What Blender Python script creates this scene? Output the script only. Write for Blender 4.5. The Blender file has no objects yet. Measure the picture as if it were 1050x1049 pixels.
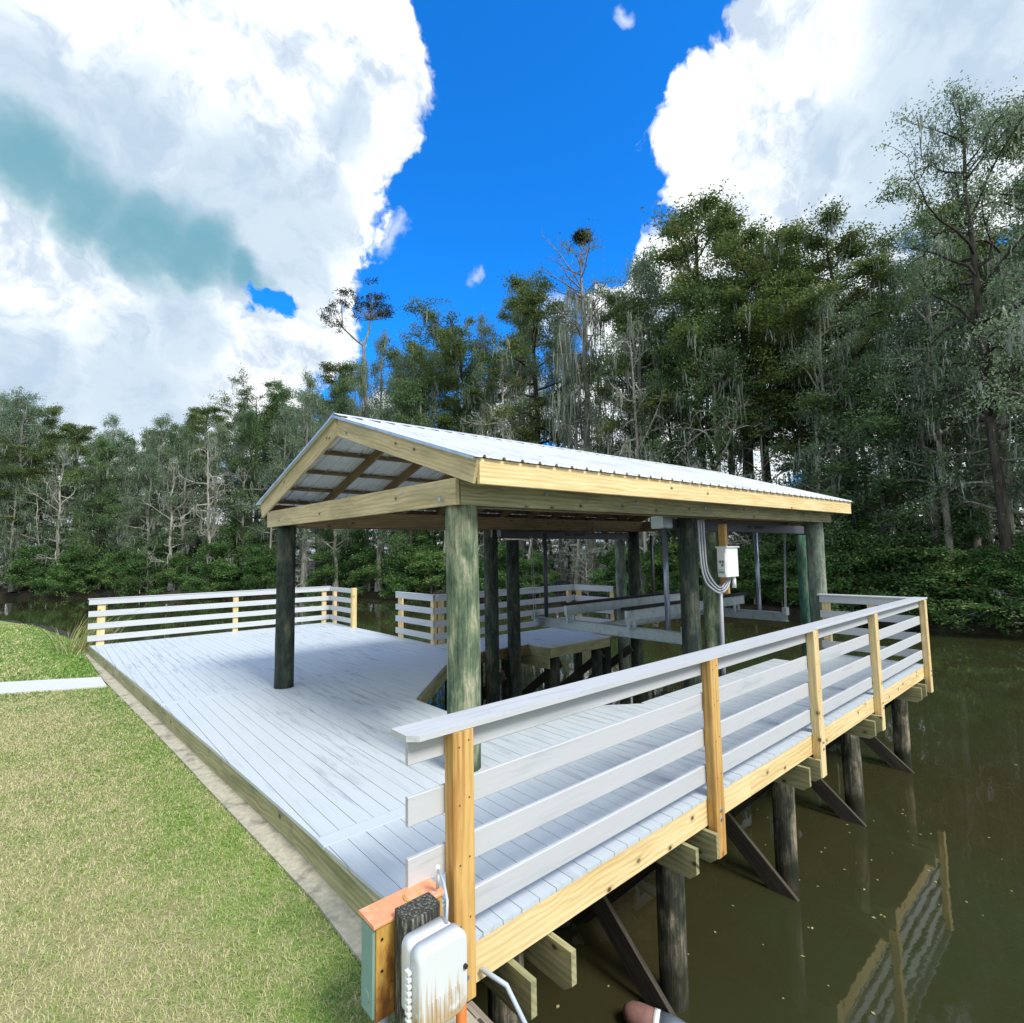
import bpy, math, random
import numpy as np
from mathutils import Vector, Matrix
R_ = math.radians
random.seed(7)
scene = bpy.context.scene
COL = scene.collection

# ------------------------------------------------------------------ camera
CX, CY, FPX = 525.0, 524.5, 540.36
def _unit(v): return v / np.linalg.norm(v)
_a = np.array([1150 - CX, -(558 - CY), -FPX]); _b = np.array([55 - CX, -(577 - CY), -FPX])
_X = _unit(_a); _Z = _unit(np.cross(_X, _unit(_b))); _Y = np.cross(_Z, _X)
RC = np.array([_X, _Y, _Z])
CAMZ = 2.0
cam_d = bpy.data.cameras.new('camera'); cam = bpy.data.objects.new('camera', cam_d); COL.objects.link(cam)
cam.matrix_world = Matrix([[*RC[0], 0], [*RC[1], 0], [*RC[2], CAMZ], [0, 0, 0, 1]])
cam_d.sensor_width = 36; cam_d.lens = FPX / 1050 * 36; cam_d.clip_start = .05; cam_d.clip_end = 3000
scene.camera = cam
def bearing(px, py):
    d = RC @ np.array([px - CX, -(py - CY), -FPX]); return d / np.linalg.norm(d)

# ------------------------------------------------------------------ light
SUN = _unit(np.array([.06, -.72, .80]))
sun_d = bpy.data.lights.new('sun', 'SUN'); sun = bpy.data.objects.new('sun', sun_d); COL.objects.link(sun)
sun_d.energy = 2.1; sun_d.angle = R_(17); sun_d.color = (1, .95, .87)
sun.rotation_euler = Vector(SUN).to_track_quat('Z', 'Y').to_euler()
scene.view_settings.view_transform = 'Standard'; scene.view_settings.look = 'None'
scene.view_settings.gamma = 1; scene.view_settings.exposure = 0.95
scene.cycles.max_bounces = 6; scene.cycles.transparent_max_bounces = 6
scene.cycles.use_denoising = True

# node helper
class NT:
    def __init__(s, tree): s.t = tree; s.n = tree.nodes; s.l = tree.links
    def new(s, typ, **kw):
        n = s.n.new(typ)
        for k, v in kw.items():
            if k == 'inp':
                for i, val in v.items():
                    if isinstance(val, bpy.types.NodeSocket): s.l.new(val, n.inputs[i])
                    else: n.inputs[i].default_value = val
            else: setattr(n, k, v)
        return n
    def math(s, op, a, b=None, c=None, clamp=False):
        inp = {0: a}
        if b is not None: inp[1] = b
        if c is not None: inp[2] = c
        return s.new('ShaderNodeMath', operation=op, use_clamp=clamp, inp=inp).outputs[0]
    def vmath(s, op, a, b=None):
        inp = {0: a}
        if b is not None: inp[1] = b
        n = s.new('ShaderNodeVectorMath', operation=op, inp=inp)
        return n.outputs['Value'] if op in ('DOT_PRODUCT', 'LENGTH') else n.outputs[0]
    def mix(s, f, a, b, blend='MIX'):
        n = s.new('ShaderNodeMix', data_type='RGBA', blend_type=blend)
        for i, v in ((0, f), (6, a), (7, b)):
            if isinstance(v, bpy.types.NodeSocket): s.l.new(v, n.inputs[i])
            else: n.inputs[i].default_value = v if i == 0 else (*v, 1)[:4]
        return n.outputs[2]
    def noise(s, vec, scale, detail=4, rough=.55, dist=0, out=0):
        return s.new('ShaderNodeTexNoise', inp={'Vector': vec, 'Scale': scale, 'Detail': detail, 'Roughness': rough, 'Distortion': dist}).outputs[out]
    def ramp(s, f, stops, interp='LINEAR'):
        n = s.new('ShaderNodeValToRGB', inp={0: f}); cr = n.color_ramp; cr.interpolation = interp
        while len(cr.elements) < len(stops): cr.elements.new(.5)
        for e, (p, c) in zip(cr.elements, stops):
            e.position = p; e.color = (*c, 1) if len(c) == 3 else c
        return n.outputs[0]
    def step(s, v, a, b):
        return s.new('ShaderNodeMapRange', interpolation_type='SMOOTHSTEP', inp={0: v, 1: a, 2: b, 3: 0.0, 4: 1.0}).outputs[0]

# ------------------------------------------------------------------ world: blue sky with cumulus
world = bpy.data.worlds.new('World'); scene.world = world; world.use_nodes = True
w = NT(world.node_tree); world.node_tree.nodes.clear()
sky = w.new('ShaderNodeTexSky', sky_type='NISHITA', sun_disc=False, sun_elevation=math.asin(SUN[2]), sun_rotation=math.atan2(SUN[0], SUN[1]), air_density=1.0, dust_density=.3, ozone_density=2.5)
skyc = w.mix(1.0, sky.outputs[0], (.05, .56, 1.12), 'MULTIPLY')
dirv = w.new('ShaderNodeTexCoord').outputs['Generated']
def blob_field(blobs, vec):
    acc = None
    for (x, y, r) in blobs:
        c = bearing(x, y)
        ang = math.acos(min(1, float(np.dot(c, bearing(x + r * (1 if x < CX else -1), y)))))
        k = 1 / (1 - math.cos(ang))
        v = w.math('MULTIPLY_ADD', w.vmath('DOT_PRODUCT', vec, tuple(c)), k, 1 - k)
        acc = v if acc is None else w.new('ShaderNodeMath', operation='SMOOTH_MAX', inp={0: acc, 1: v, 2: .25}).outputs[0]
    return acc
def rear_fill_blobs(dirs, vec):
    acc = None
    for (d, deg) in dirs:
        c = _unit(np.array(d, float)); k = 1 / (1 - math.cos(R_(deg)))
        v = w.math('MULTIPLY_ADD', w.vmath('DOT_PRODUCT', vec, tuple(c)), k, 1 - k)
        acc = v if acc is None else w.math('MAXIMUM', acc, v)
    return acc
CLOUD = [(60, 40, 250), (210, 60, 170), (300, 130, 95), (330, 60, 95), (385, 105, 60), (250, 200, 135), (325, 190, 48), (90, 240, 220),
         (80, 380, 230), (230, 350, 100), (320, 355, 52), (405, 30, 25),
         (900, 60, 150), (800, 60, 60), (750, 140, 80), (850, 210, 150), (1030, 130, 190), (690, 330, 85), (930, 380, 120), (770, 20, 30),
         (1150, 420, 200), (-200, 200, 260), (500, 520, 60), (640, 440, 75), (760, 430, 90), (880, 450, 90), (1000, 430, 90), (520, 430, 60), (400, 450, 50), (700, 560, 90), (900, 560, 90), (330, 520, 60)]
HOLE = [(270, 318, 17), (286, 314, 14), (262, 332, 12), (1020, 300, 42), (965, 330, 22), (640, 250, 25), (470, 360, 50)]
WISP = [(402, 237, 14), (477, 286, 11), (633, 10, 12), (350, 250, 20), (560, 335, 30)]
SHADE = [(-40, 140, 52), (35, 178, 52), (105, 215, 52), (170, 248, 50), (222, 272, 36), (262, 290, 22)]
GREY = [(950, 150, 80), (990, 60, 90), (930, 210, 60), (40, 400, 80), (140, 395, 70), (300, 225, 55), (235, 215, 80), (130, 140, 70), (340, 130, 30), (200, 340, 40), (860, 130, 40), (20, 110, 80), (1040, 20, 60), (280, 260, 60)]
warp = w.noise(dirv, 5.0, 5, .6, out=1)
wv = w.vmath('NORMALIZE', w.vmath('ADD', dirv, w.vmath('MULTIPLY', w.vmath('SUBTRACT', warp, (.5, .5, .5)), (.16, .16, .16))))
n1 = w.noise(wv, 9.0, 9, .62)
nf = w.math('SUBTRACT', n1, .5)
cloudsum = w.math('MAXIMUM', blob_field(CLOUD, wv), rear_fill_blobs([((-.7, -.6, .35), 62), ((.6, -.8, .3), 40), ((-1, .35, .3), 38), ((-.3, -.3, .9), 30)], wv))  # unseen clouds added behind the camera to whiten the fill light
cloudsum = w.math('MAXIMUM', cloudsum, w.math('MULTIPLY_ADD', w.new('ShaderNodeSeparateXYZ', inp={0: wv}).outputs[2], -9.0, 1.25))
dens = w.math('MULTIPLY_ADD', nf, 4.2, w.math('MULTIPLY', cloudsum, 1.7)); dens = w.math('MULTIPLY_ADD', w.math('SUBTRACT', w.noise(wv, 4.5, 4, .6), .5), 1.6, dens)
dens = w.math('MULTIPLY_ADD', w.math('SUBTRACT', w.noise(wv, 34.0, 6, .6), .5), 1.3, dens)
dens = w.math('SUBTRACT', dens, w.math('MULTIPLY', w.step(w.math('MULTIPLY_ADD', nf, 11.0, blob_field(HOLE, wv)), -.9, 1.2), 1.5))
mask = w.step(dens, -.20, .55)
wisp = w.math('MULTIPLY', w.step(w.math('MULTIPLY_ADD', nf, 5.0, blob_field(WISP, wv)), .0, 2.2), .7)
mask = w.math('MAXIMUM', mask, wisp)
n2 = w.noise(wv, 3.2, 6, .6)
sh = w.step(w.math('MULTIPLY_ADD', w.math('SUBTRACT', n1, .5), 1.9, blob_field(SHADE, wv)), -1.3, 1.0)
gr = w.step(w.math('MULTIPLY_ADD', w.math('SUBTRACT', n1, .5), 3.0, blob_field(GREY, wv)), -1.1, 1.0)
soft = w.step(w.math('MULTIPLY_ADD', w.noise(wv, 20.0, 7, .6), .35, w.math('MULTIPLY', n1, .65)), .40, .57)
cc = w.mix(soft, (2.2, 2.6, 3.1), (4.2, 4.35, 4.4))
cc = w.mix(w.math('MULTIPLY', gr, .75), cc, (1.75, 2.3, 2.85))
cc = w.mix(w.math('MULTIPLY', sh, .9), cc, (.55, 1.45, 1.85))
final = w.mix(mask, skyc, cc)
bg = w.new('ShaderNodeBackground', inp={0: final, 1: .15})
w.new('ShaderNodeOutputWorld', inp={0: bg.outputs[0]})

# ------------------------------------------------------------------ materials
def mat(name):
    m = bpy.data.materials.new(name); m.use_nodes = True; t = NT(m.node_tree); m.node_tree.nodes.clear()
    p = t.new('ShaderNodeBsdfPrincipled'); t.new('ShaderNodeOutputMaterial', inp={0: p.outputs[0]})
    return m, t, p
def setp(t, p, **kw):
    for k, v in kw.items():
        k = {'col': 'Base Color', 'rough': 'Roughness', 'metal': 'Metallic', 'spec': 'Specular IOR Level', 'normal': 'Normal', 'ior': 'IOR'}[k]
        if isinstance(v, bpy.types.NodeSocket): t.l.new(v, p.inputs[k])
        else: p.inputs[k].default_value = (*v, 1) if isinstance(v, tuple) and len(v) == 3 else v
def bump(t, h, strength=.3, dist=.01):
    return t.new('ShaderNodeBump', inp={'Height': h, 'Strength': strength, 'Distance': dist}).outputs[0]

def m_wood(name, light, dark, knot=.9, stain=None, stain_amt=.4, rough=.7):
    m, t, p = mat(name)
    g = t.new('ShaderNodeAttribute', attribute_name='grain').outputs['Vector']
    lo = t.vmath('MULTIPLY', g, (1.1, 7, 7))
    n_ = t.noise(lo, 1.0, 3, .5)
    sp = t.new('ShaderNodeSeparateXYZ', inp={0: g})
    flat = t.new('ShaderNodeCombineXYZ', inp={0: sp.outputs[0], 1: t.math('ADD', sp.outputs[1], sp.outputs[2]), 2: 0.0}).outputs[0]
    vn = t.new('ShaderNodeTexVoronoi', feature='F1', voronoi_dimensions='2D', inp={'Vector': t.vmath('MULTIPLY', flat, (2.6, 3.8, 1)), 'Scale': 1.0, 'Randomness': 1.0})
    vor = vn.outputs['Distance']; sel = t.math('GREATER_THAN', t.new('ShaderNodeSeparateColor', inp={0: vn.outputs['Color']}).outputs[0], .62)
    bend = t.math('MULTIPLY', t.math('SUBTRACT', 1.0, t.step(vor, .0, .45)), .55)   # grain flows round the knots
    gv = t.vmath('MULTIPLY', flat, (.22, 1, 1))
    wv_ = t.new('ShaderNodeTexWave', wave_type='BANDS', bands_direction='Y', inp={'Vector': gv, 'Scale': 7.0, 'Distortion': 9.0, 'Detail': 3.0, 'Detail Scale': .35, 'Detail Roughness': .65, 'Phase Offset': t.math('MULTIPLY', bend, 5.0)}).outputs['Fac']
    fine = t.noise(t.vmath('MULTIPLY', g, (2.2, 52, 52)), 1.0, 3, .6)
    f = t.math('ADD', t.math('MULTIPLY', wv_, .12), t.math('ADD', t.math('MULTIPLY', n_, .42), t.math('MULTIPLY', fine, .46)))
    c = t.mix(t.step(f, .36, .70), light, dark)
    kn = t.math('MULTIPLY', sel, t.math('SUBTRACT', 1.0, t.step(vor, .035, .07)))
    halo = t.math('MULTIPLY', sel, t.math('SUBTRACT', 1.0, t.step(vor, .05, .16)))
    c = t.mix(t.math('MULTIPLY', halo, .5 * knot), c, tuple(x * .55 for x in dark))
    c = t.mix(t.math('MULTIPLY', kn, knot), c, (.04, .026, .015))
    if stain:
        s = t.step(t.noise(t.vmath('MULTIPLY', g, (1.6, 5, 5)), 1.0, 5, .65), .46, .66)
        c = t.mix(t.math('MULTIPLY', s, stain_amt), c, stain)
    setp(t, p, col=c, rough=rough, normal=bump(t, f, .35, .004), spec=.3)
    return m
M = {}
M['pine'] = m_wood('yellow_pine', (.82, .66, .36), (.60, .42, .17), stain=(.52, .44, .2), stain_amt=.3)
M['post'] = m_wood('post_pine', (.66, .43, .15), (.34, .18, .05), knot=.7, stain=(.45, .22, .06), stain_amt=.5)
M['rake'] = m_wood('rake_pine', (.62, .52, .31), (.40, .32, .16), stain=(.24, .23, .13), stain_amt=.4)
M['treated'] = m_wood('treated_pine', (.42, .40, .22), (.22, .22, .11), stain=(.13, .16, .08), stain_amt=.5)
M['rafter'] = m_wood('roof_shaded_pine', (.26, .19, .10), (.15, .10, .05), stain=(.09, .075, .04), stain_amt=.4)  # pine darkened so its colour carries the shade under the roof
M['darkwood'] = m_wood('aged_dark_timber', (.075, .065, .05), (.035, .03, .024), knot=.3, stain=(.11, .10, .07), stain_amt=.6, rough=.85)
M['greywood'] = m_wood('weathered_plank', (.36, .32, .26), (.2, .17, .13), stain=(.1, .09, .07), stain_amt=.5, rough=.9)

def m_pile(name, cols, tide=False):
    m, t, p = mat(name)
    g = t.new('ShaderNodeAttribute', attribute_name='grain').outputs['Vector']
    a = t.noise(t.vmath('MULTIPLY', g, (2.0, 6.5, 6.5)), 1.0, 6, .68, .4)
    b = t.noise(t.vmath('MULTIPLY', g, (2.5, 60, 60)), 1.0, 4, .65)
    e = t.noise(t.vmath('MULTIPLY', g, (9, 14, 14)), 1.0, 5, .7)
    c = t.ramp(t.math('ADD', t.math('MULTIPLY', a, .62), t.math('ADD', t.math('MULTIPLY', b, .26), t.math('MULTIPLY', e, .16))), [(.40, cols[0]), (.49, cols[1]), (.55, cols[2]), (.63, cols[3])])
    if tide:
        zz = t.new('ShaderNodeSeparateXYZ', inp={0: t.new('ShaderNodeNewGeometry').outputs['Position']}).outputs[2]
        c = t.mix(t.math('MULTIPLY', t.math('SUBTRACT', 1.0, t.step(t.math('MULTIPLY_ADD', e, -.35, zz), -1.55, -1.38)), .85), c, (.018, .022, .012))
    crack = t.math('MULTIPLY', t.step(b, .60, .70), .7)
    c = t.mix(crack, c, (.02, .022, .018))
    setp(t, p, col=c, rough=.82, spec=.25, normal=bump(t, t.math('ADD', a, b), .6, .012))
    return m
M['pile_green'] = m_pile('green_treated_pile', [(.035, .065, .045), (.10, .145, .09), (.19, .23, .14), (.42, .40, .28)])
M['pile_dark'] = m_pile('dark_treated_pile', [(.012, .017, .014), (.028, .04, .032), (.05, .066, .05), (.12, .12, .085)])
M['pile_grey'] = m_pile('grey_green_pile', [(.05, .075, .065), (.12, .16, .13), (.2, .24, .19), (.36, .35, .27)])
M['pile_teal'] = m_pile('blue_green_pile', [(.02, .07, .055), (.05, .15, .11), (.09, .22, .16), (.25, .3, .2)])
M['pile_wet'] = m_pile('river_pile', [(.015, .017, .013), (.045, .05, .036), (.12, .115, .08), (.38, .31, .23)], True)

def m_deck(name, base, dirt=.5):
    m, t, p = mat(name)
    g = t.new('ShaderNodeAttribute', attribute_name='grain').outputs['Vector']
    pos = t.new('ShaderNodeNewGeometry').outputs['Position']
    fine = t.noise(t.vmath('MULTIPLY', g, (3, 70, 70)), 1.0, 4, .6)
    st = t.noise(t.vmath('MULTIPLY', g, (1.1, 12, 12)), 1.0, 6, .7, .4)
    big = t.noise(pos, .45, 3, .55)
    hue = t.noise(t.vmath('MULTIPLY', g, (.001, 3.1, 3.1)), 1.0, 0)
    c = t.mix(fine, tuple(x * .86 for x in base), tuple(min(1, x * 1.05) for x in base))
    c = t.mix(t.math('MULTIPLY', hue, .22), c, (.50, .55, .60))
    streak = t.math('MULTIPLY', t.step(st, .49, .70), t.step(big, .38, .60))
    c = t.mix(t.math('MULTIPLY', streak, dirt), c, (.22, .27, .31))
    scuff = t.math('MULTIPLY', t.step(t.noise(pos, 9, 6, .72), .60, .74), t.step(big, .46, .6))
    c = t.mix(t.math('MULTIPLY', scuff, .35 * dirt), c, (.30, .32, .32))
    setp(t, p, col=c, rough=t.math('MULTIPLY_ADD', st, .25, .38), spec=.4, normal=bump(t, fine, .25, .002))
    return m
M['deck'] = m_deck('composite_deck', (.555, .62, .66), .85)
M['rail'] = m_deck('composite_rail', (.54, .565, .585), .45)

def m_plain(name, col, rough=.5, metal=0., var=.15, scale=20, dirt=None, damt=.4, dscale=3):
    m, t, p = mat(name)
    pos = t.new('ShaderNodeNewGeometry').outputs['Position']
    n_ = t.noise(pos, scale, 5, .6)
    c = t.mix(n_, tuple(x * (1 - var) for x in col), tuple(min(1, x * (1 + var)) for x in col))
    if dirt:
        c = t.mix(t.math('MULTIPLY', t.step(t.noise(pos, dscale, 6, .65), .48, .68), damt), c, dirt)
    setp(t, p, col=c, rough=rough, metal=metal, normal=bump(t, n_, .15, .003))
    return m
M['roof'] = m_plain('galvanised_roof', (.78, .80, .79), .34, .2, .08, 3, (.40, .45, .50), .35, 1.2)
M['alu'] = m_plain('aluminium', (.42, .50, .53), .38, .7, .12, 12, (.2, .22, .22), .5, 5)
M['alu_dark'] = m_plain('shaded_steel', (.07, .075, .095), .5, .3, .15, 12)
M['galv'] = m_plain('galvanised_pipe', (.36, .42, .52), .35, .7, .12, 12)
M['carpet'] = m_plain('bunk_carpet', (.018, .018, .02), .95, 0, .3, 80)
M['white'] = m_plain('white_enclosure', (.76, .79, .78), .4, 0, .04, 8, (.5, .52, .48), .25, 6)
M['cable'] = m_plain('grey_conduit', (.36, .38, .42), .45, 0, .1, 20)
M['black'] = m_plain('black_plastic', (.02, .02, .022), .5, 0, .1, 20)
M['darkletter'] = m_plain('dark_lettering', (.006, .006, .012), .6, 0, .1, 20)
M['orange'] = m_plain('orange_pipe', (.62, .17, .025), .6, 0, .2, 30, (.3, .1, .03), .5, 20)
M['hose'] = m_plain('grey_hose', (.42, .50, .56), .4, 0, .05, 20)
M['concrete'] = m_plain('weathered_concrete', (.42, .40, .305), .92, 0, .5, 22, (.17, .155, .12), .85, 4.5)
M['path'] = m_plain('pale_concrete', (.58, .60, .58), .9, 0, .08, 14, (.55, .56, .52), .4, 3)
M['bulkhead'] = m_plain('bulkhead_boards', (.06, .05, .038), .9, 0, .4, 6)
M['floatred'] = m_plain('faded_red_float', (.20, .10, .085), .75, 0, .35, 25, (.14, .08, .06), .5, 20)
M['copper'] = m_plain('faded_orange_lid', (.80, .33, .17), .6, 0, .12, 25, (.85, .55, .42), .6, 14)
M['teal'] = m_plain('faded_teal_paint', (.20, .34, .31), .6, 0, .1, 20, (.16, .30, .27), .4, 12)
# rusted face of the junction box: rust grows with its own shape
m, t, p = mat('rusted_yellow_paint'); pos = t.new('ShaderNodeNewGeometry').outputs['Position']
a = t.noise(t.vmath('MULTIPLY', pos, (14, 14, 5)), 1.0, 6, .65)
zz = t.new('ShaderNodeSeparateXYZ', inp={0: pos}).outputs[2]
f = t.math('ADD', a, t.math('MULTIPLY', zz, -.9))
c = t.ramp(f, [(.10, (.62, .42, .10)), (.26, (.50, .28, .06)), (.40, (.27, .10, .02)), (.60, (.09, .035, .015))])
setp(t, p, col=c, rough=.75, normal=bump(t, a, .4, .004)); M['rust'] = m
# telephone box with brown drip stains near its lower edge
m, t, p = mat('stained_grey_plastic'); pos = t.new('ShaderNodeNewGeometry').outputs['Position']
zz = t.new('ShaderNodeSeparateXYZ', inp={0: pos}).outputs[2]
st = t.noise(t.vmath('MULTIPLY', pos, (75, 75, 3)), 1.0, 3, .6)
sp = t.noise(t.vmath('MULTIPLY', pos, (12, 12, 12)), 1.0, 4, .6)
f = t.math('MULTIPLY', t.step(t.math('ADD', st, t.math('MULTIPLY', zz, -2.2)), -.10, .22), t.step(sp, .3, .5))
c = t.mix(t.math('MULTIPLY', f, .85), (.62, .66, .68), (.42, .27, .10))
setp(t, p, col=c, rough=.42); M['stainbox'] = m
# charred top of the post
m, t, p = mat('charred_wood'); pos = t.new('ShaderNodeNewGeometry').outputs['Position']
a = t.noise(t.vmath('MULTIPLY', pos, (80, 80, 9)), 1.0, 5, .7)
c = t.ramp(a, [(.40, (.015, .018, .017)), (.53, (.055, .06, .05)), (.66, (.34, .32, .25))])
setp(t, p, col=c, rough=.9, normal=bump(t, a, .8, .01)); M['char'] = m

def m_leaf(name, cols, trans=.45, seed=0.0):
    m, t, p = mat(name)
    tone = t.new('ShaderNodeAttribute', attribute_name='tone').outputs['Fac']
    rnd = t.new('ShaderNodeObjectInfo').outputs['Random']
    f = t.math('ADD', t.math('MULTIPLY', tone, .84), t.math('MULTIPLY', rnd, .16))
    c = t.ramp(f, [(0, cols[0]), (.4, cols[1]), (.75, cols[2]), (1, cols[3])])
    setp(t, p, col=c, rough=.55, spec=.25)
    tr = t.new('ShaderNodeBsdfTranslucent', inp={0: c})
    mx = t.new('ShaderNodeMixShader', inp={0: trans, 1: p.outputs[0], 2: tr.outputs[0]})
    out = [n for n in t.n if n.type == 'OUTPUT_MATERIAL'][0]; t.l.new(mx.outputs[0], out.inputs[0])
    return m
M['lf_cyp'] = m_leaf('cypress_needles', [(0.022, 0.05, 0.02), (0.088, 0.155, 0.043), (0.176, 0.236, 0.061), (0.324, 0.27, 0.095)])
M['lf_grey'] = m_leaf('grey_green_leaves', [(0.055, 0.091, 0.061), (0.148, 0.231, 0.14), (0.248, 0.346, 0.198), (0.395, 0.478, 0.296)])
M['lf_deep'] = m_leaf('deep_green_leaves', [(0.027, 0.055, 0.029), (0.085, 0.155, 0.065), (0.151, 0.257, 0.097), (0.254, 0.351, 0.13)])
M['lf_bush'] = m_leaf('bright_bush_leaves', [(.014, .042, .015), (.06, .14, .042), (.15, .30, .09), (.42, .50, .17)])
M['lf_dark'] = m_leaf('dark_pine_needles', [(.012, .02, .012), (.025, .035, .018), (.05, .055, .025), (.09, .07, .03)])
M['moss'] = m_leaf('spanish_moss', [(0.1, 0.13, 0.11), (0.216, 0.263, 0.223), (0.311, 0.351, 0.297), (0.446, 0.472, 0.392)], .25)
M['reed'] = m_leaf('dry_reeds', [(.08, .17, .03), (.17, .25, .06), (.40, .36, .16), (.6, .52, .32)], .2)
def m_bark(name, a_, b_):
    m, t, p = mat(name)
    pos = t.new('ShaderNodeTexCoord').outputs['Object']
    n_ = t.noise(t.vmath('MULTIPLY', pos, (7, 7, 1.5)), 1.0, 5, .65)
    setp(t, p, col=t.ramp(n_, [(.35, a_), (.65, b_)]), rough=.9, spec=.15, normal=bump(t, n_, .5, .03)); return m
M['bark_dark'] = m_bark('dark_bark', (.025, .022, .018), (.09, .08, .065))
M['bark_grey'] = m_bark('grey_bark', (.12, .115, .10), (.38, .37, .33))
M['bark_pale'] = m_bark('pale_bark', (.24, .235, .205), (.52, .50, .44))

# grass
def grass_color(t):
    pos = t.new('ShaderNodeNewGeometry').outputs['Position']
    pos = t.vmath('MULTIPLY', pos, (1, 1, 0))
    big = t.noise(pos, .55, 4, .6); mid = t.noise(pos, 2.6, 5, .65); fi = t.noise(pos, 26, 3, .6)
    sx = t.new('ShaderNodeSeparateXYZ', inp={0: pos})
    # greener along the bulkhead and beyond the path, dry thatch in the middle
    edge = t.step(t.math('ADD', sx.outputs[0], t.math('MULTIPLY', sx.outputs[1], .06)), .55, 1.45)
    far = t.step(sx.outputs[1], 11.5, 14)
    g = t.math('ADD', t.math('MULTIPLY', big, .55), t.math('MULTIPLY', mid, .75)); g = t.math('ADD', g, -.15)
    g = t.math('ADD', g, t.math('ADD', t.math('MULTIPLY', edge, .22), t.math('MULTIPLY', far, .22)))
    return g, fi
m, t, p = mat('lawn_soil'); g, fi = grass_color(t)
c = t.ramp(t.math('MULTIPLY_ADD', fi, .3, g), [(.45, (.34, .29, .16)), (.68, (.26, .26, .11)), (.88, (.20, .28, .06)), (1, (.15, .26, .045))])
setp(t, p, col=c, rough=.95, normal=bump(t, fi, .5, .02)); M['lawn'] = m
m, t, p = mat('grass_blades'); g, fi = grass_color(t)
tone = t.new('ShaderNodeAttribute', attribute_name='tone').outputs['Fac']
c = t.ramp(t.math('ADD', g, t.math('MULTIPLY_ADD', tone, .80, -.36)), [(.40, (.70, .63, .38)), (.58, (.53, .53, .26)), (.76, (.38, .48, .14)), (.95, (.19, .34, .06)), (1, (.13, .28, .04))])
setp(t, p, col=c, rough=.6, spec=.25)
tr = t.new('ShaderNodeBsdfTranslucent', inp={0: c}); mx = t.new('ShaderNodeMixShader', inp={0: .3, 1: p.outputs[0], 2: tr.outputs[0]})
t.l.new(mx.outputs[0], [n for n in t.n if n.type == 'OUTPUT_MATERIAL'][0].inputs[0]); M['grass'] = m
# water
m, t, p = mat('river_water'); pos = t.new('ShaderNodeNewGeometry').outputs['Position']
r1 = t.noise(t.vmath('MULTIPLY', pos, (1, 1, 0)), 1.1, 3, .5); r2 = t.noise(pos, 7, 3, .55)
calm = t.step(t.noise(pos, .22, 3, .55), .42, .62)
h = t.math('ADD', r1, t.math('MULTIPLY', t.math('MULTIPLY', r2, calm), .20))
murk = t.noise(pos, .5, 4, .6)
setp(t, p, col=t.mix(t.step(t.noise(pos, .22, 4, .6), .30, .72), t.mix(murk, (.042, .034, .014), (.032, .030, .012)), (.030, .040, .016)), rough=.025, ior=1.55, normal=bump(t, h, .07, .05)); M['water'] = m
m, t, p = mat('dark_mud'); pos = t.new('ShaderNodeNewGeometry').outputs['Position']
n_ = t.noise(pos, 1.6, 6, .7)
setp(t, p, col=t.ramp(n_, [(.35, (.012, .010, .007)), (.55, (.035, .028, .018)), (.7, (.04, .055, .02))]), rough=.95, normal=bump(t, n_, 1, .15)); M['mud'] = m

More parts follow.
